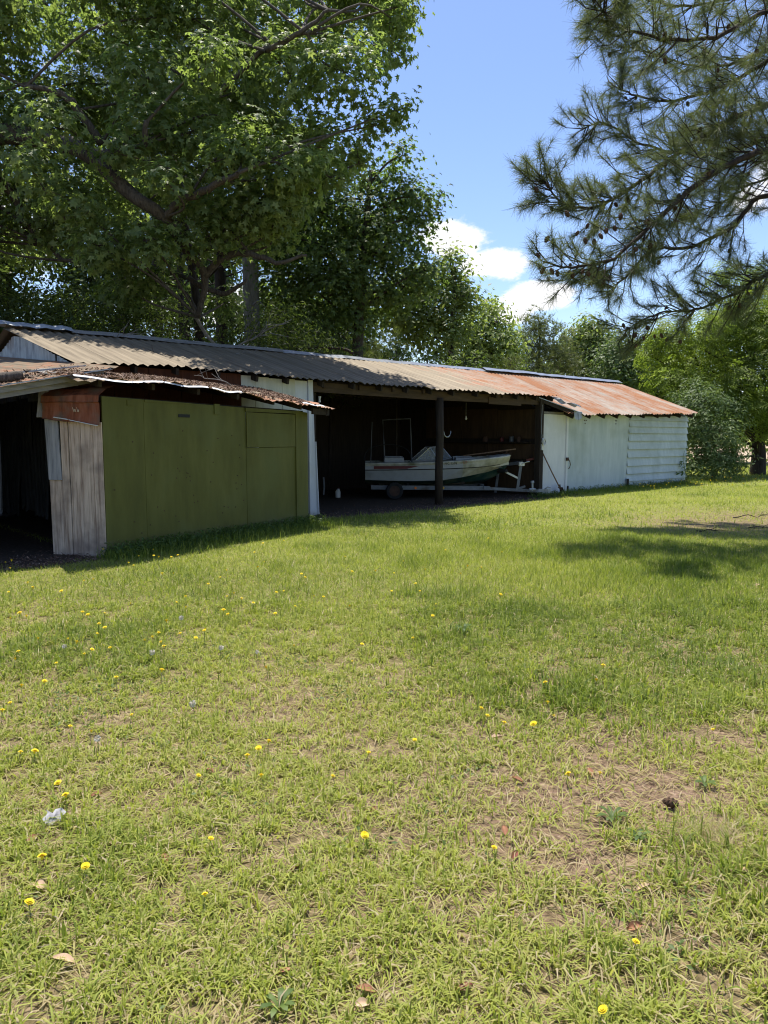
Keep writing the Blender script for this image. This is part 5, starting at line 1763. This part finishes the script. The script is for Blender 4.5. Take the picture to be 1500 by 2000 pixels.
for (px, Y0, Y1, r0, dn) in PL:
    k = len(px)
    pts = [at(u, v, Y0 + (Y1 - Y0) * i / (k - 1)) for i, (u, v) in enumerate(px)]
    pts = [pb_ + [.1, 0, max(3.0, pts[0][2] + .3)]] + pts
    a, q = spline(pts, list(np.linspace(r0 * .95, r0 * .16, len(pts))), 6)
    a = [p + rng.normal(0, .012, 3) for p in a]
    wood.tube([p - pb_ for p in a], q, n=8)
    a = np.array(a)
    nn = len(a)
    for i in range(int(nn * .18), nn):
        fr = (i - nn * .18) / (nn * .82)
        for _ in range(int(np.random.default_rng(i * 7 + len(tufts)).poisson(3.6 * dn))):
            d = (a[min(i + 1, nn - 1)] - a[i - 1])
            d /= np.linalg.norm(d)
            sd = unit(1)[0]
            sd = sd - d * (sd @ d)
            sd /= np.linalg.norm(sd)
            dd = d * .75 + sd * .85 + np.array([0, 0, .22])
            dd /= np.linalg.norm(dd)
            l_ = random.uniform(.3, 1.1) * (1.05 - .45 * fr)
            p0_ = a[i]
            p1_ = p0_ + dd * l_ * .5 + rng.normal(0, .04, 3) - [0, 0, .03]
            p2_ = p0_ + dd * l_ + rng.normal(0, .05, 3) + [0, 0, .04]
            wood.tube([p0_ - pb_, p1_ - pb_, p2_ - pb_], [.011, .008, .005], n=4, cap=False)
            for (p_, pr, w_) in ((p2_, p1_, 1), (p1_ * .35 + p2_ * .65, p1_, .7)):
                tufts.append(p_)
                e_ = (p2_ - p1_)
                tdir.append(e_ / np.linalg.norm(e_))
                tvar.append(random.gauss(.5, .16))
            if random.random() < .55:
                s2 = unit(1)[0] * .8 + dd
                s2 /= np.linalg.norm(s2)
                e2_ = p1_ + s2 * random.uniform(.18, .4)
                wood.tube([p1_ - pb_, e2_ - pb_], [.006, .004], n=4, cap=False)
                tufts.append(e2_)
                tdir.append(s2)
                tvar.append(random.gauss(.5, .16))
            if random.random() < .13 and len(cones) < 75:
                cones.append(p1_ - [0, 0, .05])
    tufts.append(a[-1])
    tdir.append((a[-1] - a[-3]) / np.linalg.norm(a[-1] - a[-3]))
    tvar.append(.6)
wood.build('trunk', M['bark_dark'], pine, smooth=True)
tufts = np.array(tufts)
tdir = np.array(tdir)
NN = 58
nT = len(tufts)
P = np.repeat(tufts, NN, 0)
D = np.repeat(tdir, NN, 0)
back = rng.uniform(-.16, .03, len(P))
P = P + D * back[:, None]
nd = D * rng.uniform(.25, 1.0, (len(P), 1)) + rng.normal(0, .62, (len(P), 3))
nd /= np.linalg.norm(nd, axis=1, keepdims=True)
ln_ = rng.uniform(.12, .215, len(P))
sd = np.cross(nd, unit(len(P)))
sd /= np.linalg.norm(sd, axis=1, keepdims=True)
sd *= .0026
tip = P + nd * ln_[:, None] - np.array([0, 0, 1]) * (ln_ * .12)[:, None]
V = np.stack([P - sd, P + sd, tip + sd * .3, tip - sd * .3], 1).reshape(-1, 3) - pb_
b = np.arange(len(P)) * 4
link('needles', mesh_np('needles', V, [np.stack([b, b + 1, b + 2, b + 3], 1)], {'var': np.repeat(np.clip(np.repeat(np.array(tvar), NN) + rng.normal(0, .1, len(P)), 0, 1), 4)}), M['needle'], pine)
# cones, each a scaled spindle with raised scales
cm_ = MB()
for k in range(9):
    t_ = k / 8
    R_ = .034 * math.sin(math.pi * (.12 + .82 * t_)) ** .8
    for j in range(8):
        an = 2 * math.pi * (j + .5 * (k % 2)) / 8
        rr = R_ * (1.22 if k % 2 else .88)
        cm_.v.append((rr * math.cos(an), rr * math.sin(an), -.11 * t_))
for k in range(8):
    for j in range(8):
        cm_.f.append((k * 8 + j, k * 8 + (j + 1) % 8, (k + 1) * 8 + (j + 1) % 8, (k + 1) * 8 + j))
cm_.f.append(tuple(range(8)))
cm_.f.append(tuple(64 + j for j in range(8))[::-1])
cone_me = bpy.data.meshes.new('pine_cone')
cone_me.from_pydata(cm_.v, [], cm_.f)
cone_me.materials.append(M['cone'])
for (u, v) in ((1062, 525), (1075, 528), (1088, 532), (1118, 535), (1140, 530), (1148, 535), (1130, 455), (1142, 468), (1150, 440), (1160, 470), (1185, 450), (1213, 420), (1200, 445), (1105, 415), (1170, 460), (1220, 655), (1258, 660), (1278, 657), (1290, 655), (1305, 663), (1328, 668), (1190, 105), (1300, 65), (1310, 70), (1295, 75), (1072, 465)):
    cones.append(at(u, v - 4, 11.1 if v > 380 and u < 1240 and v < 600 else (13.3 if v > 600 else 11.4)))
for c in cones:
    o = link('pine_cone', cone_me, None, pine)
    o.location = Vector(c - pb_)
    o.rotation_euler = (random.uniform(-.6, .6), random.uniform(-.6, .6), random.uniform(0, 6))
    s_ = random.uniform(.85, 1.25)
    o.scale = (s_ * .8,) * 3

# ------------------------------------------------------------------ weeds along the walls
def weeds(name, label, pts, h, seed=0, mat='weed'):
    pts = np.array(pts)
    n = len(pts)
    k = 5
    P = np.repeat(pts, k, 0)
    z = np.tile(np.linspace(.15, 1, k), n) * np.repeat(h * rng.uniform(.4, 1.3, n), k)
    P = P + np.stack([rng.normal(0, .03, n * k), rng.normal(0, .03, n * k), z], 1)
    Vv, Fs, va = leafcloud(P, np.array([0, 0, .8]) + rng.normal(0, .6, (n * k, 3)), rng.uniform(.035, .08, n * k), *T_LONG, np.clip(rng.normal(.45, .25, n * k), 0, 1))
    return tag(link(name, mesh_np(name, Vv, Fs, {'var': va}), M[mat]), label, 'weeds', kind='stuff')


s_ = rng.uniform(-.1, FL + .25, 1500)
o_ = np.abs(rng.normal(.02, .16, 1500)) + .02
weeds('weeds', 'low leafy weeds along the foot of the green wall', [wor(*ft(a, b_, 0)) for a, b_ in zip(s_, o_)], .15)
a_ = rng.uniform(-7.4, -.2, 500)
o_ = np.abs(rng.normal(0, .09, 500))
weeds('weeds', 'thin weeds along the foot of the white wall', [wor(a, -2.86 - b_, 0) for a, b_ in zip(a_, o_)], .14)
a_ = rng.uniform(-9.6, -7.9, 160)
o_ = rng.normal(-3.25, .13, 160)
weeds('weeds', 'leafy weeds under the trailer tongue', [wor(a, b_, 0) for a, b_ in zip(a_, o_)], .13)
# tall bent grass along the walls
x, y = [], []
for s, off in zip(rng.uniform(-.2, FL + .3, 5000), np.abs(rng.normal(0, .33, 5000))):
    p = wor(*ft(s, .03 + off, 0))
    x.append(p[0])
    y.append(p[1])
for a, off in zip(rng.uniform(-9, 1.5, 4200), np.abs(rng.normal(0, .3, 4200))):
    p = wor(a, -2.9 - off, 0)
    x.append(p[0])
    y.append(p[1])
x, y = np.array(x), np.array(y)
Vv, Fs, va = blades(x, y, rng.uniform(.06, .19, len(x)), rng.uniform(.005, .009, len(x)), np.abs(rng.normal(.5, .4, len(x))), np.clip(rng.normal(.36, .16, len(x)), 0, .9))
tag(link('wall_grass', mesh_np('wall_grass', Vv, Fs, {'var': va}), M['grass']), 'taller uncut grass along the foot of the walls', 'grass', kind='stuff')
# litter of dead leaves and chips on the bay and carport floor
pa = rng.uniform(-17, -7.4, 2200)
pb2 = -3.3 + np.abs(rng.normal(0, .9, 2200)) - .25
pc = rng.uniform(-24.5, -21.7, 1700)
pd = -5.2 + np.abs(rng.normal(0, .55, 1700)) - .25
P = np.array([wor(a, b_, .012 + .02 * random.random()) for a, b_ in zip(np.concatenate([pa, pc]), np.concatenate([pb2, pd]))])
Vv, Fs, va = leafcloud(P, np.array([0, 0, 1.0]) + rng.normal(0, .35, (len(P), 3)), rng.uniform(.02, .06, len(P)), *T_CURL, rng.beta(1.6, 1.5, len(P)))
tag(link('leaf_litter', mesh_np('leaf_litter', Vv, Fs, {'var': va}), M['litter']), 'brown leaf litter on the dirt under the eaves', 'litter', kind='stuff')

# ------------------------------------------------------------------ yellow flowers
hd_ = MB()
for ring, (nr, r0, r1, z0, z1) in enumerate(((14, .002, .0165, .0, .003), (12, .001, .012, .003, .007), (8, .0, .007, .006, .010))):
    for k in range(nr):
        an = 2 * math.pi * (k + .5 * ring) / nr
        c, s = math.cos(an), math.sin(an)
        w = .0026
        hd_.add([(c * r0 - s * w * .5, s * r0 + c * w * .5, z0), (c * r0 + s * w * .5, s * r0 - c * w * .5, z0), (c * r1 + s * w, s * r1 - c * w, z1), (c * r1 - s * w, s * r1 + c * w, z1)], [(0, 1, 2, 3)])
hd_.tube([(0, 0, -.012), (0, 0, .001)], [.003, .006], n=6)
head_me = bpy.data.meshes.new('flower_head')
head_me.from_pydata(hd_.v, [], hd_.f)
head_me.materials.append(M['yellow'])
sm_ = MB().tube([(0, 0, 0), (.01, .004, .4), (0, 0, 1)], [.0018, .0015, .0013], n=4)
stem_me = bpy.data.meshes.new('stem')
stem_me.from_pydata(sm_.v, [], sm_.f)
stem_me.materials.append(M['stem'])
pf_ = MB()
for k in range(60):
    d = unit(1)[0]
    s = np.cross(d, unit(1)[0])
    s = s / np.linalg.norm(s) * .0022
    pf_.add([d * .002 - s * .2, d * .002 + s * .2, d * .017 + s, d * .017 - s], [(0, 1, 2, 3)])
puff_me = bpy.data.meshes.new('seed_head')
puff_me.from_pydata(pf_.v, [], pf_.f)
puff_me.materials.append(M['puff'])


def flower(u, v, h, label, group, size=1.0, puff=False):
    p = gnd(u, v, h)
    z0 = float(gz(p[0], p[1]))
    r = tag(empty('dandelion' if puff else 'yellow_flower', (p[0], p[1], z0)), label, 'flower', group)
    s = link('stem', stem_me, None, r)
    s.scale = (1, 1, h)
    s.rotation_euler = (0, 0, random.uniform(0, 6))
    hh = link('seed_head' if puff else 'flower_head', puff_me if puff else head_me, None, r)
    hh.location = (0, 0, h + (.012 if puff else .004))
    hh.rotation_euler = (random.uniform(-.5, .35), random.uniform(-.4, .4), random.uniform(0, 6))
    hh.scale = (size * random.uniform(.65, 1.1),) * 3
    return r


NEAR = [(1178, 1970), (1242, 1840), (57, 1760), (82, 1672), (167, 1690)]
NEARL = ['yellow flower at the bottom edge right of centre', 'yellow flower on a grassy tuft in the bottom right corner', 'half open yellow flower near the bottom left edge', 'upper of two yellow flowers near the bottom left edge', 'lower of two neighbouring yellow flowers at bottom left']
for (u, v), lab in zip(NEAR, NEARL):
    flower(u, v, .07, lab, 'yellow flowers in the near grass', 1.0)
FP = [(412, 1638), (400, 1742), (712, 1630), (650, 1513), (388, 1515), (510, 1514), (525, 1442), (505, 1457), (483, 1473), (113, 1526), (128, 1551), (40, 1468), (68, 1466), (137, 1418), (178, 1426), (227, 1322), (257, 1394), (87, 1332), (36, 1276),
      (165, 1280), (190, 1240), (310, 1238), (283, 1252), (133, 1250), (940, 1382), (952, 1397), (985, 1412), (1042, 1415), (1082, 1399), (1070, 1371), (1065, 1333), (1178, 1302), (1165, 1330), (1110, 1511), (1172, 1510), (1392, 1428), (810, 1443), (720, 1467), (965, 1657),
      (688, 1290), (707, 1257), (820, 1155), (845, 1205), (215, 1268), (75, 1250), (20, 1375), (42, 1340), (30, 1290), (150, 1257), (180, 1272), (255, 1180), (205, 1200), (345, 1180), (298, 1246), (320, 1262), (205, 1228), (120, 1158), (472, 1172), (445, 1200), (495, 1180), (540, 1160), (5, 1390), (110, 1297), (316, 1305), (520, 1300), (788, 1098), (870, 1075), (900, 1120)]


def flab(u, v):
    if v < 1130:
        return 'tiny yellow flower far up the lawn before the green wall' if u < 620 else 'tiny yellow flower far up the lawn before the boat bay'
    if v < 1350:
        return 'small yellow flower in the thick cluster at the left of the lawn' if u < 400 else ('small yellow flower in the open middle of the lawn' if u < 900 else 'small yellow flower in or above the lush grass clump')
    if u < 300:
        return 'yellow flower along the left edge of the nearer lawn'
    if u < 700:
        return 'yellow flower in the thin grass left of centre'
    return 'yellow flower below the lush clump on the thin right lawn'


for (u, v) in FP:
    flower(u, v, .09 if v < 1400 else .06, flab(u, v), 'yellow flowers scattered over the lawn', random.uniform(.85, 1.1))
fr_ = np.random.default_rng(33)
cnt = 0
while cnt < 70:
    u = fr_.uniform(0, 1000)
    v = fr_.uniform(1045, 1260)
    if u > 560 and fr_.random() < .6:
        continue
    p = gnd(u, v, .1)
    a, b_ = to_loc(p[0], p[1])
    if b_ > -4.0 and a > -23 or gdens(p[0], p[1]) < .3:
        continue
    flower(u, v, fr_.uniform(.06, .13), flab(u, v), 'yellow flowers scattered over the lawn', fr_.uniform(.9, 1.2))
    cnt += 1
for k in range(90):
    u = fr_.uniform(1180, 1500)
    p = wor(fr_.uniform(-6, 9), -3.1 - abs(fr_.normal(0, 1.3)), 0)
    r = tag(empty('yellow_flower', (p[0], p[1], 0)), 'tiny yellow flower in the grass before the white end wall', 'flower', 'yellow flowers along the white wall and shrub')
    h = fr_.uniform(.1, .22)
    s = link('stem', stem_me, None, r)
    s.scale = (1.6, 1.6, h)
    hh = link('flower_head', head_me, None, r)
    hh.location = (0, 0, h)
    hh.rotation_euler = (fr_.uniform(-.6, .2), fr_.uniform(-.4, .4), 0)
    hh.scale = (1.35,) * 3
for (u, v), lab in zip([(376, 1374), (297, 1446 - 170), (432, 1266), (126, 1268), (502, 1273), (190, 1443), (354, 1210)],
                       ['white dandelion puff alone on the thin grass left of centre', 'white seed puff beside a pair of yellow flowers', 'white seed puff right of the yellow flower cluster', 'faint seed puff at the left among yellow flowers', 'seed puff at the right end of the flower cluster', 'large faint seed puff low at the left', 'small seed puff far up the left lawn']):
    flower(u, v, .07, lab, 'dandelion puffs', 1.15, puff=True)

# ------------------------------------------------------------------ fallen leaves, scraps, cone
lv = MB()
nx_, ny_ = 4, 6
for j in range(ny_ + 1):
    t_ = j / ny_
    w = .021 * math.sin(math.pi * min(.97, .06 + .92 * t_)) ** .8
    for i in range(nx_ + 1):
        s = (i / nx_ - .5) * 2
        lv.v.append((w * s, -.04 + .08 * t_, .012 * abs(s) ** 1.5 + .010 * math.sin(3 * t_)))
for j in range(ny_):
    for i in range(nx_):
        b_ = j * (nx_ + 1) + i
        lv.f.append((b_, b_ + 1, b_ + nx_ + 2, b_ + nx_ + 1))
LM = {}
for k in ('dead_leaf', 'dead_leaf_red', 'dead_leaf_tan'):
    me = bpy.data.meshes.new('fallen_leaf')
    me.from_pydata(lv.v, [], lv.f)
    for p_ in me.polygons:
        p_.use_smooth = True
    me.materials.append(M[k])
    LM[k] = me
LV = [(714, 1925, 'dead_leaf', 1.1, 'orange-brown fallen leaf near the bottom centre'), (705, 1950, 'dead_leaf_tan', 1.0, 'tan fallen leaf just below the orange-brown one'), (908, 1922, 'dead_leaf_red', 1.0, 'dark red fallen leaf near the bottom edge'), (122, 1870, 'dead_leaf_tan', 1.3, 'curled tan leaf in the bottom left corner'),
      (408, 1500, 'dead_leaf', 1.0, 'orange leaf beside a yellow flower left of centre'), (325, 1512, 'dead_leaf_tan', .9, 'small tan leaf left of the orange leaf'), (188, 1545, 'dead_leaf', .9, 'brown leaf on thin grass at the left'), (1010, 1517, 'dead_leaf', 1.0, 'upright orange leaf on the bare strip right of centre'), (1152, 1503, 'dead_leaf', 1.0, 'orange leaf between two yellow flowers'),
      (970, 1436, 'dead_leaf_tan', 1.2, 'pale tan leaf below the lush grass clump'), (1257, 1733, 'dead_leaf_tan', 1.0, 'peach coloured leaf on thin ground right of centre'), (1445, 1703, 'dead_leaf_tan', 1.3, 'pink-tan leaf near the right edge'), (62, 1632, 'dead_leaf', 1.0, 'brown leaf below the pale scrap'), (212, 1648, 'dead_leaf', 1.1, 'rust coloured leaf right of the pale scrap'),
      (76, 1723, 'dead_leaf_tan', 1.2, 'pinkish leaf between yellow flowers at bottom left'), (578, 1690, 'dead_leaf_red', .9, 'red-brown leaf left of the bottom centre'), (321, 1670, 'dead_leaf', .9, 'brown curled leaf left of centre low down'), (555, 1890, 'dead_leaf', .9, 'tan-brown leaf at the bottom left of centre'), (1240, 1805, 'dead_leaf', 1.0, 'brown leaf behind the big yellow flower tuft'),
      (985, 1615, 'dead_leaf', .9, 'brown leaf on the thin grass right of centre'), (1500, 1930, 'dead_leaf_tan', 1.0, 'tan leaf at the bottom right edge'), (1005, 1664, 'dead_leaf_red', .8, 'tiny red leaf beside a small yellow flower'), (730, 1575, 'dead_leaf', .9, 'brown leaf in the middle of the lawn'), (1480, 1140, 'dead_leaf_tan', 1.3, 'pale leaf by the bare patch at right')]
for (u, v, mt, s, lab) in LV:
    p = gnd(u, v, .03)
    o = link('fallen_leaf', LM[mt], None)
    o.location = (p[0], p[1], float(gz(p[0], p[1])) + .016)
    o.rotation_euler = (random.uniform(-.5, .5), random.uniform(-.5, .5), random.uniform(0, 6))
    o.scale = (s * .68,) * 3
    tag(o, lab, 'leaf', 'fallen leaves on the lawn')
p = gnd(106, 1598, .03)
sc_ = MB()
for j in range(6):
    for i in range(7):
        s, t_ = i / 6 - .5, j / 5 - .5
        sc_.v.append((s * .07 + .012 * math.sin(5 * t_), t_ * .06 * (1 - .5 * abs(s)) + .012 * math.sin(9 * s), .03 * s * s + .02 * t_ + .006 * math.sin(17 * s + 5 * t_)))
for j in range(5):
    for i in range(6):
        sc_.f.append((j * 7 + i, j * 7 + i + 1, (j + 1) * 7 + i + 1, (j + 1) * 7 + i))
o = sc_.build('bark_scrap', M['paper'], smooth=True)
o.location = (p[0], p[1], .035)
o.rotation_euler = (.25, 0, .5)
tag(o, 'torn white-grey scrap lying in the left foreground grass', 'scrap')
p = gnd(1325, 1578, .02)
o = link('fallen_cone', cone_me, None)
o.location = (p[0], p[1], .035)
o.rotation_euler = (math.pi / 2, .3, 1.0)
o.scale = (.6, .6, .6)
tag(o, 'dark pine cone lying on the bare patch at right', 'pine cone')
for (u, v, l_, lab, sd_) in ((1432, 1014, .9, 'dark bare stick on the far bare patch'), (1360, 1040, .6, 'short reddish twig at the near edge of the far bare patch'), (1462, 1034, .5, 'dark lump of bark and twig by the far bare patch')) and ((1432, 1014, .9, 'dark bare stick on the far bare patch', 41), (1360, 1040, .6, 'short reddish twig at the near edge of the far bare patch', 43), (1462, 1034, .5, 'dark lump of bark and twig by the far bare patch', 45)):
    twiggy(gnd(u, v) + [0, 0, .03], (1, .3, .02), l_, .012, 4, M['bark_dark'], 'fallen_stick', lab, seed=sd_)


def rosette(u, v, nleaf, ln, lab, mat='weed', up=.35):
    p = gnd(u, v)
    P = np.repeat(np.array([[0, 0, .01]]), nleaf, 0)
    Vs, F_, va = [], [], []
    for k in range(nleaf):
        an = 2 * math.pi * k / nleaf + random.uniform(-.25, .25)
        l_ = ln * .62 * random.uniform(.6, 1.15)
        c, s = math.cos(an), math.sin(an)
        b_ = len(Vs)
        for (t_, w) in ((.05, .003), (.4, .007), (.75, .009), (1.0, .001)):
            z = .012 + l_ * up * math.sin(t_ * 2.4)
            Vs += [(c * l_ * t_ - s * w, s * l_ * t_ + c * w, z + .004), (c * l_ * t_ + s * w, s * l_ * t_ - c * w, z + .004)]
        for j in range(3):
            F_.append((b_ + 2 * j, b_ + 2 * j + 1, b_ + 2 * j + 3, b_ + 2 * j + 2))
        va += [random.uniform(.2, .8)] * 8
    me = mesh_np('weed_rosette', np.array(Vs), [np.array(F_)], {'var': np.array(va)})
    o = link('weed_rosette', me, M[mat])
    o.location = (p[0], p[1], float(gz(p[0], p[1])))
    return tag(o, lab, 'weed', 'flat weed rosettes in the lawn')


rosette(1195, 1606, 11, .12, 'dark flat weed rosette on the thin grass at right')
rosette(1248, 1645, 8, .09, 'smaller weed rosette just below the dark one')
rosette(545, 1972, 7, .10, 'narrow leaved weed rosette at the bottom edge left of centre')
rosette(1375, 1540, 7, .09, 'weed rosette beside the bare patch with the cone')
rosette(905, 1248, 14, .12, 'isolated dark tuft in the middle of the lawn', up=1.2)
# low clover-like weeds in patches and brown chips on the thin ground
n = 26000
x = rng.uniform(-3.6, 3.6, n)
y = rng.uniform(1.5, 6.0, n)
k = (np.abs(x) < .56 * y + .6) & (fbm(x, y, .55, 88) + .15 * rng.random(n) > .66) & (gdens(x, y) > .3)
x, y = x[k], y[k]
P = np.stack([x, y, gz(x, y) + rng.uniform(.008, .035, len(x))], 1)
Vv, Fs, va = leafcloud(P, np.array([0, 0, 1.0]) + rng.normal(0, .4, (len(P), 3)), rng.uniform(.012, .032, len(P)), *T_OVAL, np.clip(rng.normal(.5, .25, len(P)), 0, 1))
tag(link('ground_weeds', mesh_np('ground_weeds', Vv, Fs, {'var': va}), M['weed']), 'small round-leaved weeds matted into the near lawn', 'weeds', kind='stuff')
n = 16000
x = rng.uniform(-3.6, 3.6, n)
y = rng.uniform(1.5, 6.0, n)
k = (np.abs(x) < .56 * y + .6) & (rng.random(n) < 1.05 - gdens(x, y))
x, y = x[k], y[k]
P = np.stack([x, y, gz(x, y) + rng.uniform(.002, .012, len(x))], 1)
Vv, Fs, va = leafcloud(P, np.array([0, 0, 1.0]) + rng.normal(0, .3, (len(P), 3)), rng.uniform(.006, .026, len(P)), *T_CURL, rng.beta(1.3, 1.5, len(P)))
tag(link('bark_chips', mesh_np('bark_chips', Vv, Fs, {'var': va}), M['litter']), 'brown chips and crumbs on the thin ground', 'litter', kind='stuff')
# wispy grey tuft
p = gnd(1385, 1650)
n = 500
Vv, Fs, va = blades(p[0] + rng.normal(0, .07, n), p[1] + rng.normal(0, .05, n), rng.uniform(.05, .14, n), np.full(n, .0012), np.abs(rng.normal(.8, .6, n)), rng.uniform(.93, 1, n))
tag(link('dry_tuft', mesh_np('dry_tuft', Vv, Fs, {'var': va}), M['grass']), 'wispy grey dry tuft at the right below the bare patch', 'tuft')
